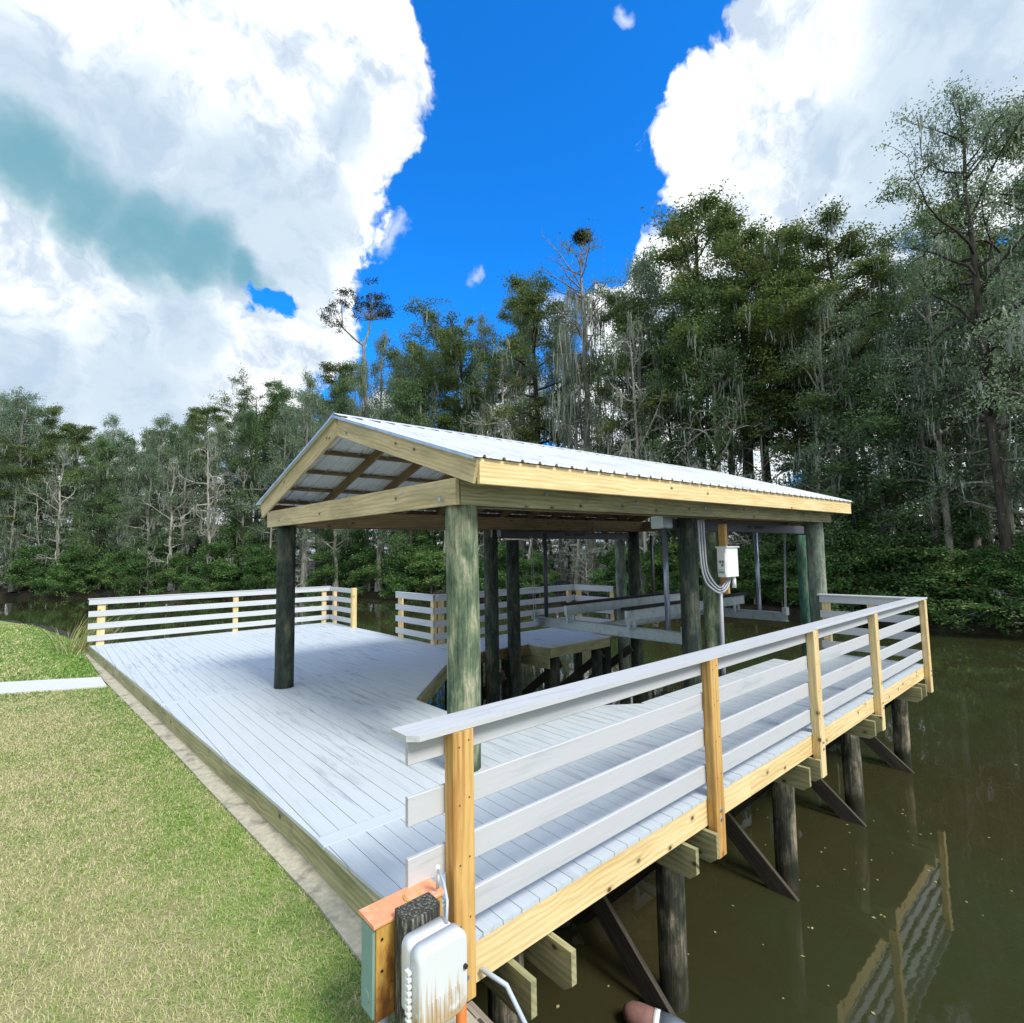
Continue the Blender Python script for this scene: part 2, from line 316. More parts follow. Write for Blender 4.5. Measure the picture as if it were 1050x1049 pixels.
# ------------------------------------------------------------------ mesh builder
class MB:
    """collects shapes with a per-vertex 'grain' coordinate (x runs along the piece)"""
    def __init__(s): s.v = []; s.f = []; s.g = []
    def _add(s, vs, fs, gs):
        o = len(s.v); s.v += [tuple(map(float, q)) for q in vs]; s.g += [tuple(map(float, q)) for q in gs]
        s.f += [tuple(i + o for i in q) for q in fs]; return s
    def beam(s, p0, p1, wd, ht, up=(0, 0, 1), ch=.004):
        p0, p1 = Vector(p0), Vector(p1); d = (p1 - p0); L = d.length; d.normalize()
        side = d.cross(Vector(up)).normalized(); u = side.cross(d)
        a, b = wd / 2, ht / 2; ch = min(ch, a * .4, b * .4)
        sec = [(-a + ch, -b), (a - ch, -b), (a, -b + ch), (a, b - ch), (a - ch, b), (-a + ch, b), (-a, b - ch), (-a, -b + ch)]
        ro = (random.uniform(0, 60), random.uniform(0, 60), random.uniform(0, 60))
        vs, gs = [], []
        for k, q in ((0, p0), (L, p1)):
            for (x, y) in sec:
                vs.append(q + side * x + u * y); gs.append((k + ro[0], x + ro[1], y + ro[2]))
        fs = [(i, (i + 1) % 8, (i + 1) % 8 + 8, i + 8) for i in range(8)] + [tuple(range(7, -1, -1)), tuple(range(8, 16))]
        return s._add(vs, fs, gs)
    def box(s, lo, hi, ch=.004):
        lo, hi = Vector(lo), Vector(hi); e = hi - lo; c = (lo + hi) / 2
        k = max(range(3), key=lambda i: e[i]); a = Vector(c); b = Vector(c); a[k] = lo[k]; b[k] = hi[k]
        if k == 0: return s.beam(a, b, e[1], e[2], (0, 0, 1), ch)
        if k == 1: return s.beam(a, b, e[0], e[2], (0, 0, 1), ch)
        return s.beam(a, b, e[1], e[0], (1, 0, 0), ch)
    def prism(s, poly, z0, z1, ch=0):
        """polygon in xy, extruded; grain along y"""
        n = len(poly); ro = (random.uniform(0, 60), random.uniform(0, 60), random.uniform(0, 60))
        x0 = poly[0][0]
        vs = [(x, y, z1) for x, y in poly] + [(x, y, z0) for x, y in poly]
        gs = [(y + ro[0], x - x0 + ro[1], z + ro[2]) for x, y, z in vs]
        fs = [tuple(range(n)), tuple(range(2 * n - 1, n - 1, -1))] + [(i + n, (i + 1) % n + n, (i + 1) % n, i) for i in range(n)]
        return s._add(vs, fs, gs)
    def tube(s, pts, rad, n=12, cap=True, wob=0):
        pts = [Vector(q) for q in pts]; m_ = len(pts)
        rad = [rad] * m_ if isinstance(rad, (int, float)) else list(rad)
        ro = (random.uniform(0, 60), random.uniform(0, 60), random.uniform(0, 60))
        T = []
        for i in range(m_): T.append((pts[min(i + 1, m_ - 1)] - pts[max(i - 1, 0)]).normalized())
        ref = Vector((1, 0, 0)) if abs(T[0].x) < .8 else Vector((0, 1, 0))
        vs, gs = [], []; L = 0
        for i in range(m_):
            if i: L += (pts[i] - pts[i - 1]).length
            a = T[i].cross(ref).normalized(); b = T[i].cross(a); ref = b.cross(T[i]) if False else ref
            for k in range(n):
                th = 2 * math.pi * k / n; r = rad[i] * (1 + wob * math.sin(3 * th + ro[0] + L * 1.1) * .5 + wob * random.uniform(-.4, .4))
                vs.append(pts[i] + a * (math.cos(th) * r) + b * (math.sin(th) * r))
                gs.append((L + ro[0], math.cos(th) * rad[i] + ro[1], math.sin(th) * rad[i] + ro[2]))
        fs = []
        for i in range(m_ - 1):
            for k in range(n):
                q = (k + 1) % n; fs.append((i * n + k, i * n + q, (i + 1) * n + q, (i + 1) * n + k))
        if cap: fs += [tuple(range(n - 1, -1, -1)), tuple((m_ - 1) * n + k for k in range(n))]
        return s._add(vs, fs, gs)
    def pile(s, x, y, z0, z1, r, lean=(0, 0), taper=.96, n=20):
        k = max(4, int((z1 - z0) / .35)); pts, rs = [], []
        ox, oy = random.uniform(-1, 1) * .008, random.uniform(-1, 1) * .008
        for i in range(k + 1):
            u = i / k; pts.append((x + lean[0] * u + ox * math.sin(3 * u), y + lean[1] * u + oy * math.sin(4 * u), z0 + (z1 - z0) * u)); rs.append(r * (1 + (taper - 1) * u) * random.uniform(.985, 1.015))
        return s.tube(pts, rs, n, True, .018)
    def build(s, name, material, parent=None, smooth=False, autosm=None):
        me = bpy.data.meshes.new(name); me.from_pydata(s.v, [], s.f); me.update()
        at = me.attributes.new('grain', 'FLOAT_VECTOR', 'POINT'); at.data.foreach_set('vector', np.array(s.g, dtype=np.float32).ravel())
        if isinstance(material, str): material = M[material]
        me.materials.append(material)
        if smooth: me.polygons.foreach_set('use_smooth', [len(q.vertices) == 4 for q in me.polygons])
        o = bpy.data.objects.new(name, me); COL.objects.link(o)
        if parent is not None:
            o.parent = parent; o.matrix_parent_inverse = Matrix.Translation(parent.location).inverted() if parent.type == 'EMPTY' else Matrix.Identity(4)
        return o
def mb_part(o, parent): o.parent = parent; return o
def thing(name, label, cat, loc=(0, 0, 0), group=None):
    o = bpy.data.objects.new(name, None); COL.objects.link(o); o.location = loc; o.empty_display_size = .2
    o['label'] = label; o['category'] = cat
    if group: o['group'] = group
    return o
def tag(o, label=None, cat=None, group=None, kind=None):
    for k, v in (('label', label), ('category', cat), ('group', group), ('kind', kind)):
        if v: o[k] = v
    return o
def np_mesh(name, V, F, tone, material, per=4):
    me = bpy.data.meshes.new(name); nv, nf = len(V), len(F)
    me.vertices.add(nv); me.vertices.foreach_set('co', V.astype(np.float32).ravel())
    me.loops.add(nf * per); me.loops.foreach_set('vertex_index', F.astype(np.int32).ravel())
    me.polygons.add(nf); me.polygons.foreach_set('loop_start', np.arange(0, nf * per, per, dtype=np.int32))
    me.update(calc_edges=True)
    at = me.attributes.new('tone', 'FLOAT', 'POINT'); at.data.foreach_set('value', tone.astype(np.float32))
    me.materials.append(M[material]); return me

# ------------------------------------------------------------------ ground, water, bank
WZ = -1.6     # river level
GZ = -.24     # lawn level
def sheet(name, pts, z, material, kind='structure', zs=None):
    me = bpy.data.meshes.new(name); me.from_pydata([(x, y, z if zs is None else zs[i]) for i, (x, y) in enumerate(pts)], [], [tuple(range(len(pts)))]); me.materials.append(M[material])
    o = bpy.data.objects.new(name, me); COL.objects.link(o); o['kind'] = kind; return o
sheet('water', [(-400, -400), (500, -400), (500, 500), (-400, 500)], WZ, 'water')
LAWN_EDGE = [(1.36, -6), (1.36, 2.4), (1.37, 3.6), (1.20, 6.4), (1.03, 9.2), (.79, 12.9), (.52, 20), (-.5, 25.8), (-1.6, 29.5), (-4, 33), (-12, 36), (-60, 40)]
lawn_poly = LAWN_EDGE + [(-60, -6)]
b = MB(); b.prism(lawn_poly, -2.2, GZ); o = b.build('lawn', 'lawn'); o['kind'] = 'structure'
# low eroded bank where the lawn meets the river, left of the dock
b = MB()
for (x0, y0), (x1, y1) in zip(LAWN_EDGE[6:-1], LAWN_EDGE[7:]):
    for k in range(4):
        u0, u1 = k / 4, (k + 1) / 4
        ax, ay, bx, by = x0 + (x1 - x0) * u0, y0 + (y1 - y0) * u0, x0 + (x1 - x0) * u1, y0 + (y1 - y0) * u1
        n_ = Vector((by - ay, -(bx - ax), 0)).normalized()
        b.beam((ax + n_.x * .25, ay + n_.y * .25, -1.0), (bx + n_.x * .25, by + n_.y * .25, -1.0), random.uniform(.7, 1.0), 1.4 + random.uniform(-.08, .06), ch=.25)
o = b.build('river_edge', 'mud'); o['kind'] = 'structure'
# concrete bulkhead cap between the lawn and the dock
b = MB()
b.prism([(1.362, -6), (1.62, -6), (1.62, 3.6), (1.372, 3.6)], -.6, GZ + .022)
b.prism([(1.374, 3.606), (1.62, 3.606), (1.61, 6.4), (1.205, 6.4)], -.6, GZ + .018)
b.prism([(1.207, 6.406), (1.61, 6.406), (1.60, 9.2), (1.035, 9.2)], -.6, GZ + .024)
b.prism([(1.037, 9.206), (1.50, 9.206), (1.15, 12.9), (.795, 12.9)], -.6, GZ + .02)
b.prism([(.797, 12.906), (1.22, 12.906), (.84, 16.6), (.66, 16.6)], -.6, GZ + .022)
b.prism([(.66, 16.606), (.84, 16.606), (.66, 20.2), (.53, 20.2)], -.6, GZ + .014)
o = b.build('bulkhead_cap', 'concrete'); tag(o, kind='structure')
b = MB()   # timber sheet piling below the cap
ys = -6.0
while ys < 20:
    xe = 1.66 if ys < 9 else 1.66 - (ys - 9) * .1
    b.box((xe - .04, ys, -2.3), (xe + random.uniform(.005, .02), ys + .24, -.27)); ys += .25
o = b.build('bulkhead_wall', 'bulkhead'); tag(o, 'dark timber sheet piling wall holding the lawn back under the dock', 'retaining wall')
b = MB(); b.prism([(-12, 18.0), (.805, 12.05), (.775, 13.05), (-12, 20.6)], GZ - .05, GZ + .035)
o = b.build('path', 'path'); o['kind'] = 'structure'

# far bank of the river
BANK = [(-60, 96), (-30, 86), (-4, 78), (3.5, 68), (16, 52), (21.5, 44), (26, 33), (28.5, 22), (29.5, 12), (29.2, 4), (28, -4), (25, -16), (18, -40)]
rb = random.Random(3)
V, F = [], []; cols_ = []
for i in range(len(BANK) - 1):
    (x0, y0), (x1, y1) = BANK[i], BANK[i + 1]; n_ = max(2, int(math.dist(BANK[i], BANK[i + 1]) / 1.2))
    nx, ny = (y1 - y0), -(x1 - x0); L = math.hypot(nx, ny); nx, ny = -nx / L, -ny / L   # away from the river
    for k in range(n_):
        u = k / n_; j = rb.uniform(-.5, .5); cols_.append((x0 + (x1 - x0) * u + nx * j, y0 + (y1 - y0) * u + ny * j, nx, ny))
prof = [(-.5, -2.2), (0, -1.62), (.25, -1.15), (.8, -.95), (2.5, -.75), (6, -.5), (15, -.1), (40, .4), (90, .6), (320, .6)]
for (x, y, nx, ny) in cols_:
    for (d, z) in prof:
        jj = rb.uniform(-.12, .12) if d < 20 else 0
        nx2, ny2 = (nx, ny) if d < 20 else _unit(np.array([x, y]) - np.array([-5., 10.]))
        V.append((x + nx2 * d, y + ny2 * d, z + jj * (1 if d > 0 else 0)))
P_ = len(prof)
for i in range(len(cols_) - 1):
    for k in range(P_ - 1): F.append((i * P_ + k, i * P_ + k + 1, (i + 1) * P_ + k + 1, (i + 1) * P_ + k))
me = bpy.data.meshes.new('far_bank'); me.from_pydata(V, [], F); me.materials.append(M['mud']); o = bpy.data.objects.new('far_bank', me); COL.objects.link(o); o['kind'] = 'structure'
# make normals face up
for q in me.polygons: pass

# ------------------------------------------------------------------ the dock
def clip(poly, axis, val, keep_less):
    out = []
    for i in range(len(poly)):
        a, b_ = poly[i], poly[(i + 1) % len(poly)]
        ia = (a[axis] <= val) == keep_less; ib = (b_[axis] <= val) == keep_less
        if ia: out.append(a)
        if ia != ib:
            u = (val - a[axis]) / (b_[axis] - a[axis]); out.append((a[0] + (b_[0] - a[0]) * u, a[1] + (b_[1] - a[1]) * u))
    return out
def area(p): return abs(sum(p[i][0] * p[(i + 1) % len(p)][1] - p[(i + 1) % len(p)][0] * p[i][1] for i in range(len(p)))) / 2
dock = thing('boat_dock', 'pale grey composite dock on round timber piles above the brown river', 'dock', (1.5, 2.4, 0))
BW, GAP, TH = .139, .0048, .026
db = MB()
regions = [[(1.60, 2.375), (6.02, 2.375), (6.02, 3.775), (1.505, 3.775)],
           [(1.50, 3.935), (3.92, 3.935), (3.92, 8.875), (1.215, 8.875), (1.35, 6.64), (1.43, 5.25)],
           [(3.92, 3.935), (6.02, 3.935), (6.02, 4.30), (3.92, 5.85)],
           [(3.92, 6.66), (6.08, 8.875), (3.92, 8.875)],
           [(6.02, 2.375), (10.15, 2.375), (10.15, 4.36), (6.02, 4.36)],
           [(10.15, 2.375), (11.42, 2.375), (11.42, 4.0), (10.15, 4.0)],
           [(1.205, 9.035), (6.62, 9.035), (6.62, 16.40), (.73, 16.40), (1.0, 12.4), (1.13, 10.4)],
           [(6.62, 8.90), (11.3, 8.90), (11.3, 10.36), (6.62, 10.36)],
           [(8.15, 8.24), (10.24, 8.24), (10.24, 8.895), (8.15, 8.895)]]
for rg in regions:
    k = math.floor(min(q[0] for q in rg) / BW); x1 = max(q[0] for q in rg)
    while k * BW < x1:
        pg = clip(clip(rg, 0, k * BW + GAP / 2, False), 0, (k + 1) * BW - GAP / 2, True)
        if len(pg) >= 3 and area(pg) > .0015: db.prism(pg, -TH, random.uniform(-.0012, .0012))
        k += 1
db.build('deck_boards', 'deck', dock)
for (x0, x1, y) in ((1.50, 6.02, 3.855), (1.21, 6.60, 8.955)):
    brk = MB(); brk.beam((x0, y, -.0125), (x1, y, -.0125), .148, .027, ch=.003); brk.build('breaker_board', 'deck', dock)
def rim(p0, p1, z0, z1, mt='pine', th=.04, name='rim_board'):
    q = MB(); q.beam((p0[0], p0[1], (z0 + z1) / 2), (p1[0], p1[1], (z0 + z1) / 2), th, z1 - z0); return q.build(name, mt, dock)
rim((1.60, 2.40), (4.9, 2.40), -.235, -.03); rim((4.902, 2.40), (8.2, 2.40), -.235, -.03); rim((8.202, 2.40), (11.42, 2.40), -.235, -.03)
SH = [(1.60, 2.42), (1.54, 3.05), (1.515, 4.4), (1.365, 6.64), (1.232, 8.88), (1.018, 12.4), (.75, 16.36)]
for i in range(1, len(SH)): rim(SH[i - 1] if i > 1 else (1.56, 2.43), SH[i], -.225, -.028, 'treated')
rim((3.945, 5.87), (3.945, 6.64), -.24, -.03, 'treated'); rim((3.97, 6.69), (6.09, 8.86), -.24, -.03, 'treated'); rim((3.96, 5.82), (6.03, 4.30), -.24, -.03, 'treated'); rim((6.05, 4.335), (10.12, 4.335), -.24, -.03, 'treated')
rim((10.16, 3.975), (11.40, 3.975), -.24, -.03, 'treated'); rim((11.395, 2.44), (11.395, 3.95), -.24, -.03, 'treated')
rim((6.12, 8.92), (8.13, 8.92), -.24, -.03, 'rafter'); rim((8.17, 8.27), (8.17, 8.9), -.24, -.03, 'treated'); rim((8.20, 8.265), (10.22, 8.265), -.24, -.03, 'treated')
rim((10.26, 8.92), (11.28, 8.92), -.24, -.03, 'treated'); rim((11.275, 8.95), (11.275, 10.33), -.24, -.03, 'treated')
rim((6.60, 10.34), (11.25, 10.34), -.24, -.03, 'treated'); rim((6.595, 10.37), (6.595, 16.36), -.24, -.03, 'treated'); rim((.76, 16.38), (6.57, 16.38), -.24, -.03, 'treated')
j = MB()
for y in np.arange(2.8, 4.3, .4): j.beam((1.72, y, -.13), (11.35, y, -.13), .04, .18)
for y in np.arange(4.5, 8.6, .5): j.beam((1.72, y, -.13), (3.88, y, -.13), .04, .18)
for y in np.arange(9.4, 16.2, .5): j.beam((1.72, y, -.13), (6.55, y, -.13), .04, .18)
for y in (9.3, 9.8): j.beam((6.63, y, -.13), (11.2, y, -.13), .04, .18)
j.build('joists', 'treated', dock)
# cap beams in pairs and the piles between them
def cap_pair(x, y0, y1, mt='treated'):
    for s in (-1, 1):
        q = MB(); sx = x + s * .155; zt, zb = -.243, -.475
        pf = [(y1, zb), (y1, zt), (y0, zt), (y0, zb + .05), (y0 + .06, zb)]; ro = random.uniform(0, 50)
        vs = [(sx - .02, y, z) for y, z in pf] + [(sx + .02, y, z) for y, z in pf]
        q._add(vs, [(4, 3, 2, 1, 0), (5, 6, 7, 8, 9)] + [(k, (k + 1) % 5, (k + 1) % 5 + 5, k + 5) for k in range(5)], [(y + ro, z + ro, x_ + ro) for x_, y, z in vs])
        q.build('cap_beam', mt, dock)
def dock_pile(x, y, r=.116, zt=-.24, mt='pile_wet'):
    MB().pile(x, y, -2.9, zt, r).build('piling', mt, dock, smooth=True)
for x in (2.16, 3.92, 6.12, 8.32, 10.75):
    cap_pair(x, 2.20 if x < 3 else 2.27, 4.28 if x < 10 else 3.92)
    dock_pile(x, 2.62)
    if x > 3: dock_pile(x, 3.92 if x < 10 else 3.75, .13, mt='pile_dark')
    if x > 3:
        q = MB(); q.beam((x - .185, 2.50, -1.68), (x - .185, 3.95, -.42), .045, .20); q.build('brace', 'darkwood', dock)
        q = MB(); q.beam((x + .185, 3.9, -1.7), (x + .185, 2.75, -.5), .045, .18); q.build('brace', 'darkwood', dock)
for (x, ya, yb) in ((3.72, 4.6, 8.8), (6.3, 9.05, 16.2)):
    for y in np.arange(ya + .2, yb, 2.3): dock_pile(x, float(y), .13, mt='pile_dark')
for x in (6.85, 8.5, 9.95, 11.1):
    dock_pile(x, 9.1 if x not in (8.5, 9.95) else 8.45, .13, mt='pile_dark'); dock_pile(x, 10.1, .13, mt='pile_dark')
    q = MB(); q.beam((x + .16, 8.4, -.42), (x + .16, 10.2, -1.75), .045, .19); q.build('brace', 'darkwood', dock)
q = MB(); q.beam((8.20, 8.3, -.36), (8.20, 10.2, -.36), .05, .235); q.build('cap_beam', 'treated', dock)
for y in (5.5,):
    q = MB(); q.beam((4.02, y, -.1), (4.02, y + .95, -1.6), .045, .2, up=(1, 0, 0)); q.build('brace', 'darkwood', dock)

# ------------------------------------------------------------------ railings
def railing(name, label, segs, posts, cap=None, post_mt='pine', post_below=0, board_side=None):
    r = thing(name, label, 'railing', (posts[0][0], posts[0][1], 0))
    for (p0, p1) in segs:
        for k, (z0, z1) in enumerate(((.97, 1.10), (.68, .82), (.39, .53), (.10, .24))):
            q = MB(); zc = (z0 + z1) / 2; q.beam((*p0, zc), (*p1, zc), .026, z1 - z0); q.build('rail_board', 'rail', r)
    for (x, y, wx, wy, z0, z1, mt) in posts:
        q = MB(); q.box((x - wx / 2, y - wy / 2, z0), (x + wx / 2, y + wy / 2, z1), .006); q.build('post', mt, r)
    return r
PX = [1.635, 4.19, 6.43, 8.63, 11.43]
ps = [(x, 2.335, .13, .086, -.21 if i == 0 else -.46, 1.098, 'post' if i in (0, 1) else 'pine') for i, x in enumerate(PX)]
nr = railing('railing', 'long pale railing with flat cap and five yellow posts along the near water edge',
             [((1.36, 2.395 + .0), (5.0, 2.395))], ps)
for o in [c for c in nr.children if c.name.startswith('rail_board')]: bpy.data.objects.remove(o)
for (z0, z1) in ((.97, 1.10), (.68, .82), (.39, .53), (.10, .24)):
    zc = (z0 + z1) / 2
    for xa, xb in ((1.36, 6.43), (6.434, 11.38)):
        q = MB(); q.beam((xa, 2.393, zc), (xb, 2.393, zc), .026, z1 - z0); q.build('rail_board', 'rail', nr)
for xa, xb in ((1.33, 6.43), (6.433, 11.62)):
    q = MB()
    if xa < 2:
        q.prism([(xa, 2.50), (xa, 2.345), (xa + .05, 2.30), (xb, 2.30), (xb, 2.50)][::1], 1.101, 1.130)
        q.g = [(g_[1], g_[0], g_[2]) for g_ in q.g]
    else: q.beam((xa, 2.40, 1.1155), (xb, 2.40, 1.1155), .20, .029)
    q.build('cap_rail', 'rail', nr)
q = MB()
for x in PX:
    for z in (1.035, .75, .46, .17):
        for dx in (-.03, .03): q.tube([(x + dx, 2.2915, z + dx * .4), (x + dx, 2.2895, z + dx * .4)], .0045, 8)
q.build('screws', 'alu_dark', nr)
q = MB()
for x in PX:
    for z in (-.10, -.17) if x > 2 else (-.09,): q.tube([(x, 2.292, z), (x, 2.280, z)], .013, 8)
q.build('bolts', 'galv', nr)
er = railing('railing', 'short shaded railing across the river end of the walkway, right of the pavilion', [((11.37, 2.43), (11.37, 3.95))],
             [(11.43, 3.86, .086, .13, -.24, 1.098, 'pine'), (11.43, 3.1, .086, .13, -.24, 1.098, 'pine')])
q = MB(); q.beam((11.42, 2.505, 1.1155), (11.42, 3.98, 1.1155), .19, .029); q.build('cap_rail', 'rail', er)
fr = railing('railing', 'white four-board railing across the far left end of the dock beside the reeds', [((.68, 16.34), (6.58, 16.34))],
             [(.93, 16.41, .16, .09, -.2, 1.06, 'pine'), (3.91, 16.41, .13, .09, -.2, 1.06, 'pine'), (6.42, 16.41, .13, .09, -.2, 1.06, 'pine')])
q = MB(); q.beam((.66, 16.36, 1.112), (6.60, 16.36, 1.112), .09, .02); q.build('cap_rail', 'rail', fr)
sr = railing('railing', 'short white railing with yellow end post, left of the ladder gap', [((6.585, 16.30), (6.585, 14.72))],
             [(6.60, 14.64, .13, .13, -.2, 1.12, 'pine'), (6.66, 16.15, .09, .13, -.2, 1.05, 'pine')])
kr = railing('railing', 'short white railing between the ladder gap and the finger pier corner', [((6.575, 12.10), (6.575, 10.36))],
             [(6.645, 11.98, .09, .13, -.2, 1.05, 'pine'), (6.645, 10.46, .09, .13, -.2, 1.05, 'pine')])
q = MB(); q.beam((6.60, 12.12, 1.112), (6.60, 10.36, 1.112), .09, .02); q.build('cap_rail', 'rail', kr)
gr_ = railing('railing', 'long railing on the far side of the finger pier, seen behind the dark pavilion piles', [((6.62, 10.325), (11.24, 10.325))],
              [(6.80, 10.395, .13, .09, -.2, 1.05, 'pine'), (8.9, 10.395, .13, .09, -.2, 1.05, 'pine'), (11.12, 10.395, .13, .09, -.2, 1.05, 'pine')])
q = MB(); q.beam((6.66, 10.345, 1.112), (11.26, 10.345, 1.112), .09, .02); q.build('cap_rail', 'rail', gr_)
hr = railing('railing', 'short railing across the river end of the finger pier, beside the twin piles', [((11.255, 10.29), (11.255, 8.92))],
             [(11.325, 10.2, .09, .13, -.2, 1.05, 'pine'), (11.325, 9.0, .09, .13, -.2, 1.05, 'pine')])
q = MB(); q.beam((11.28, 10.29, 1.112), (11.28, 8.90, 1.112), .09, .02); q.build('cap_rail', 'rail', hr)

# ------------------------------------------------------------------ pavilion
pav = thing('pavilion', 'open gabled pavilion with a ribbed metal roof on green timber piles over the boat slip', 'pavilion', (3.0, 4.2, 0))
def ppile(x, y, z0, z1, r, mt, lean=(0, 0)):
    MB().pile(x, y, z0, z1, r, lean, .97, 24).build('pile', mt, pav, smooth=True)
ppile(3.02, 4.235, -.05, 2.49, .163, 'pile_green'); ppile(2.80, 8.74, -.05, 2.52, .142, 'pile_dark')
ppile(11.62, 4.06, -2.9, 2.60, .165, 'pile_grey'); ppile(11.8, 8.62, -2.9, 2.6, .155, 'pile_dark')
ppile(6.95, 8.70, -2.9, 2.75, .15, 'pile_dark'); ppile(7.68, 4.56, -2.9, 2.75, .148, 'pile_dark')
def pbeam(name, p0, p1, th, ht, mt, up=(0, 0, 1), parent=None):
    q = MB(); q.beam(p0, p1, th, ht, up); return q.build(name, mt, parent or pav)
NR, NL, FR, FL = (2.86, 4.12), (2.63, 9.08), (12.0, 3.87), (11.95, 8.85)
# side beams (doubled) and end beams
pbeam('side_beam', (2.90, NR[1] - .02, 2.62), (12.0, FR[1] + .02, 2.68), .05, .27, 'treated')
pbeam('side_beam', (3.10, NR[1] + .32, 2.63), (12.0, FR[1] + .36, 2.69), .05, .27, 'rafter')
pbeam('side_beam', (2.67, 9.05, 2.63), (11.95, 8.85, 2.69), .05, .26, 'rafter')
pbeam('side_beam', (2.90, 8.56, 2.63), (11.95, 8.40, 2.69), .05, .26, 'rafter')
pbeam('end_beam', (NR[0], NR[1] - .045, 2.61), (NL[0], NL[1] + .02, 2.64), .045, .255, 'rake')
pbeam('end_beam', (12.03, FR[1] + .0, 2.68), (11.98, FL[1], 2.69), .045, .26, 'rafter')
# roof planes
def eR(u): return Vector((2.85 + (12.3 - 2.85) * u, 3.76 + (3.58 - 3.76) * u, 2.885 + .07 * u))
def rG(u): return Vector((2.73 + (12.3 - 2.73) * u, 6.57 + (6.35 - 6.57) * u, 3.83 + .07 * u))
def eL(u): return Vector((2.60 + (12.3 - 2.60) * u, 9.37 + (9.10 - 9.37) * u, 2.92 + .03 * u))
def plane_pt(side, u, v, dz=0): # v 0 ridge .. 1 eave
    e = eR(u) if side > 0 else eL(u); return rG(u).lerp(e, v) + Vector((0, 0, dz))
rib = .2286
for side in (1, -1):
    L = 9.6; nr_ = int(L / rib); prof_ = []
    for k in range(nr_ + 1):
        x = k * rib
        for dx, h in ((0, 0), (.085, 0), (.098, .026), (.122, .026), (.135, 0), (.17, 0), (.176, .006), (.184, .006), (.19, 0)):
            if x + dx <= L: prof_.append(((x + dx) / L, h))
    vs, fs, gs = [], [], []; n_ = len(prof_)
    for lay in (0, 1):
        for v in (-.0, 1.018):
            for (u, h) in prof_:
                uu = -.006 + u * 1.012
                vs.append(plane_pt(side, uu, v, h + (.012 if lay == 0 else .0105))); gs.append((v * 3, uu * 9.6, 0))
    for k in range(n_ - 1):
        fs.append((k, k + 1, n_ + k + 1, n_ + k)); fs.append((2 * n_ + k, 3 * n_ + k, 3 * n_ + k + 1, 2 * n_ + k + 1))
        fs.append((n_ + k, n_ + k + 1, 3 * n_ + k + 1, 3 * n_ + k))
    q = MB(); q._add(vs, fs, gs); q.build('roof_panel', 'roof', pav)
q = MB()
for side in (1, -1):
    for u0 in np.arange(0, 1, .25):
        a0, a1 = plane_pt(side, -.007 + u0 * 1.014, 0, .046), plane_pt(side, -.007 + (u0 + .25) * 1.014, 0, .046)
        b0, b1 = plane_pt(side, -.007 + u0 * 1.014, .055, .040), plane_pt(side, -.007 + (u0 + .25) * 1.014, .055, .040)
        vs = [a0, a1, b1, b0] + [p_ - Vector((0, 0, .004)) for p_ in (a0, a1, b1, b0)]
        q._add(vs, [(0, 1, 2, 3), (7, 6, 5, 4), (3, 2, 6, 7), (0, 3, 7, 4), (1, 5, 6, 2)], [(0, 0, 0)] * 8)
q.build('ridge_cap', 'roof', pav)
# foam closure strips under the ridge cap read as dark dashes
q = MB()
for k in range(0, 40):
    u = k / 40
    if k % 2 == 0: q.beam(plane_pt(1, u, .062, .026), plane_pt(1, u + .018, .062, .026), .016, .022, (0, -.3, 1))
q.build('ridge_closure', 'black', pav)
# metal rake trim on the gable ends
for u in (-.008,):
    for side in (1, -1):
        q = MB(); q.beam(plane_pt(side, u, 0, .0), plane_pt(side, u, 1.02, .0), .010, .032, (0, 0, 1)); q.build('rake_trim', 'alu', pav)
# purlins, rafters, rake and eave boards
for side in (1, -1):
    for v in (.1, .32, .54, .76, .95):
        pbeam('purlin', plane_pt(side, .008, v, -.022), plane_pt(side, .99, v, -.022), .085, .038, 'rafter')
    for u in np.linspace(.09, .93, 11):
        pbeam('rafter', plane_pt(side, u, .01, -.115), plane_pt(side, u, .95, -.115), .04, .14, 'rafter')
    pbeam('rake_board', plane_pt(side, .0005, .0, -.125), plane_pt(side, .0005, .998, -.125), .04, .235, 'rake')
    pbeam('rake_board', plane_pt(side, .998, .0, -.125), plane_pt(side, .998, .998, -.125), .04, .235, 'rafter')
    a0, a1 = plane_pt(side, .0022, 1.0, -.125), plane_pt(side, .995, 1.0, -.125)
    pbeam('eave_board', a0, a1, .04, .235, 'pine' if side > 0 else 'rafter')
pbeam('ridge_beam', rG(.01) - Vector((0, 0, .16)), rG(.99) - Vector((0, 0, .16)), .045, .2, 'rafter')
# bolts
q = MB(); q.tube([(2.80, 4.28, 2.545), (2.79, 4.28, 2.545)], .02, 10); q.build('bolt', 'galv', pav)
for x in np.arange(4.0, 12, 1.6):
    y = 4.12 - .02 - (x - 2.9) * .0275 * .8
    q = MB(); q.tube([(x, y - .02, 2.64), (x, y - .045, 2.64)], .018, 8); q.build('bolt', 'galv', pav)

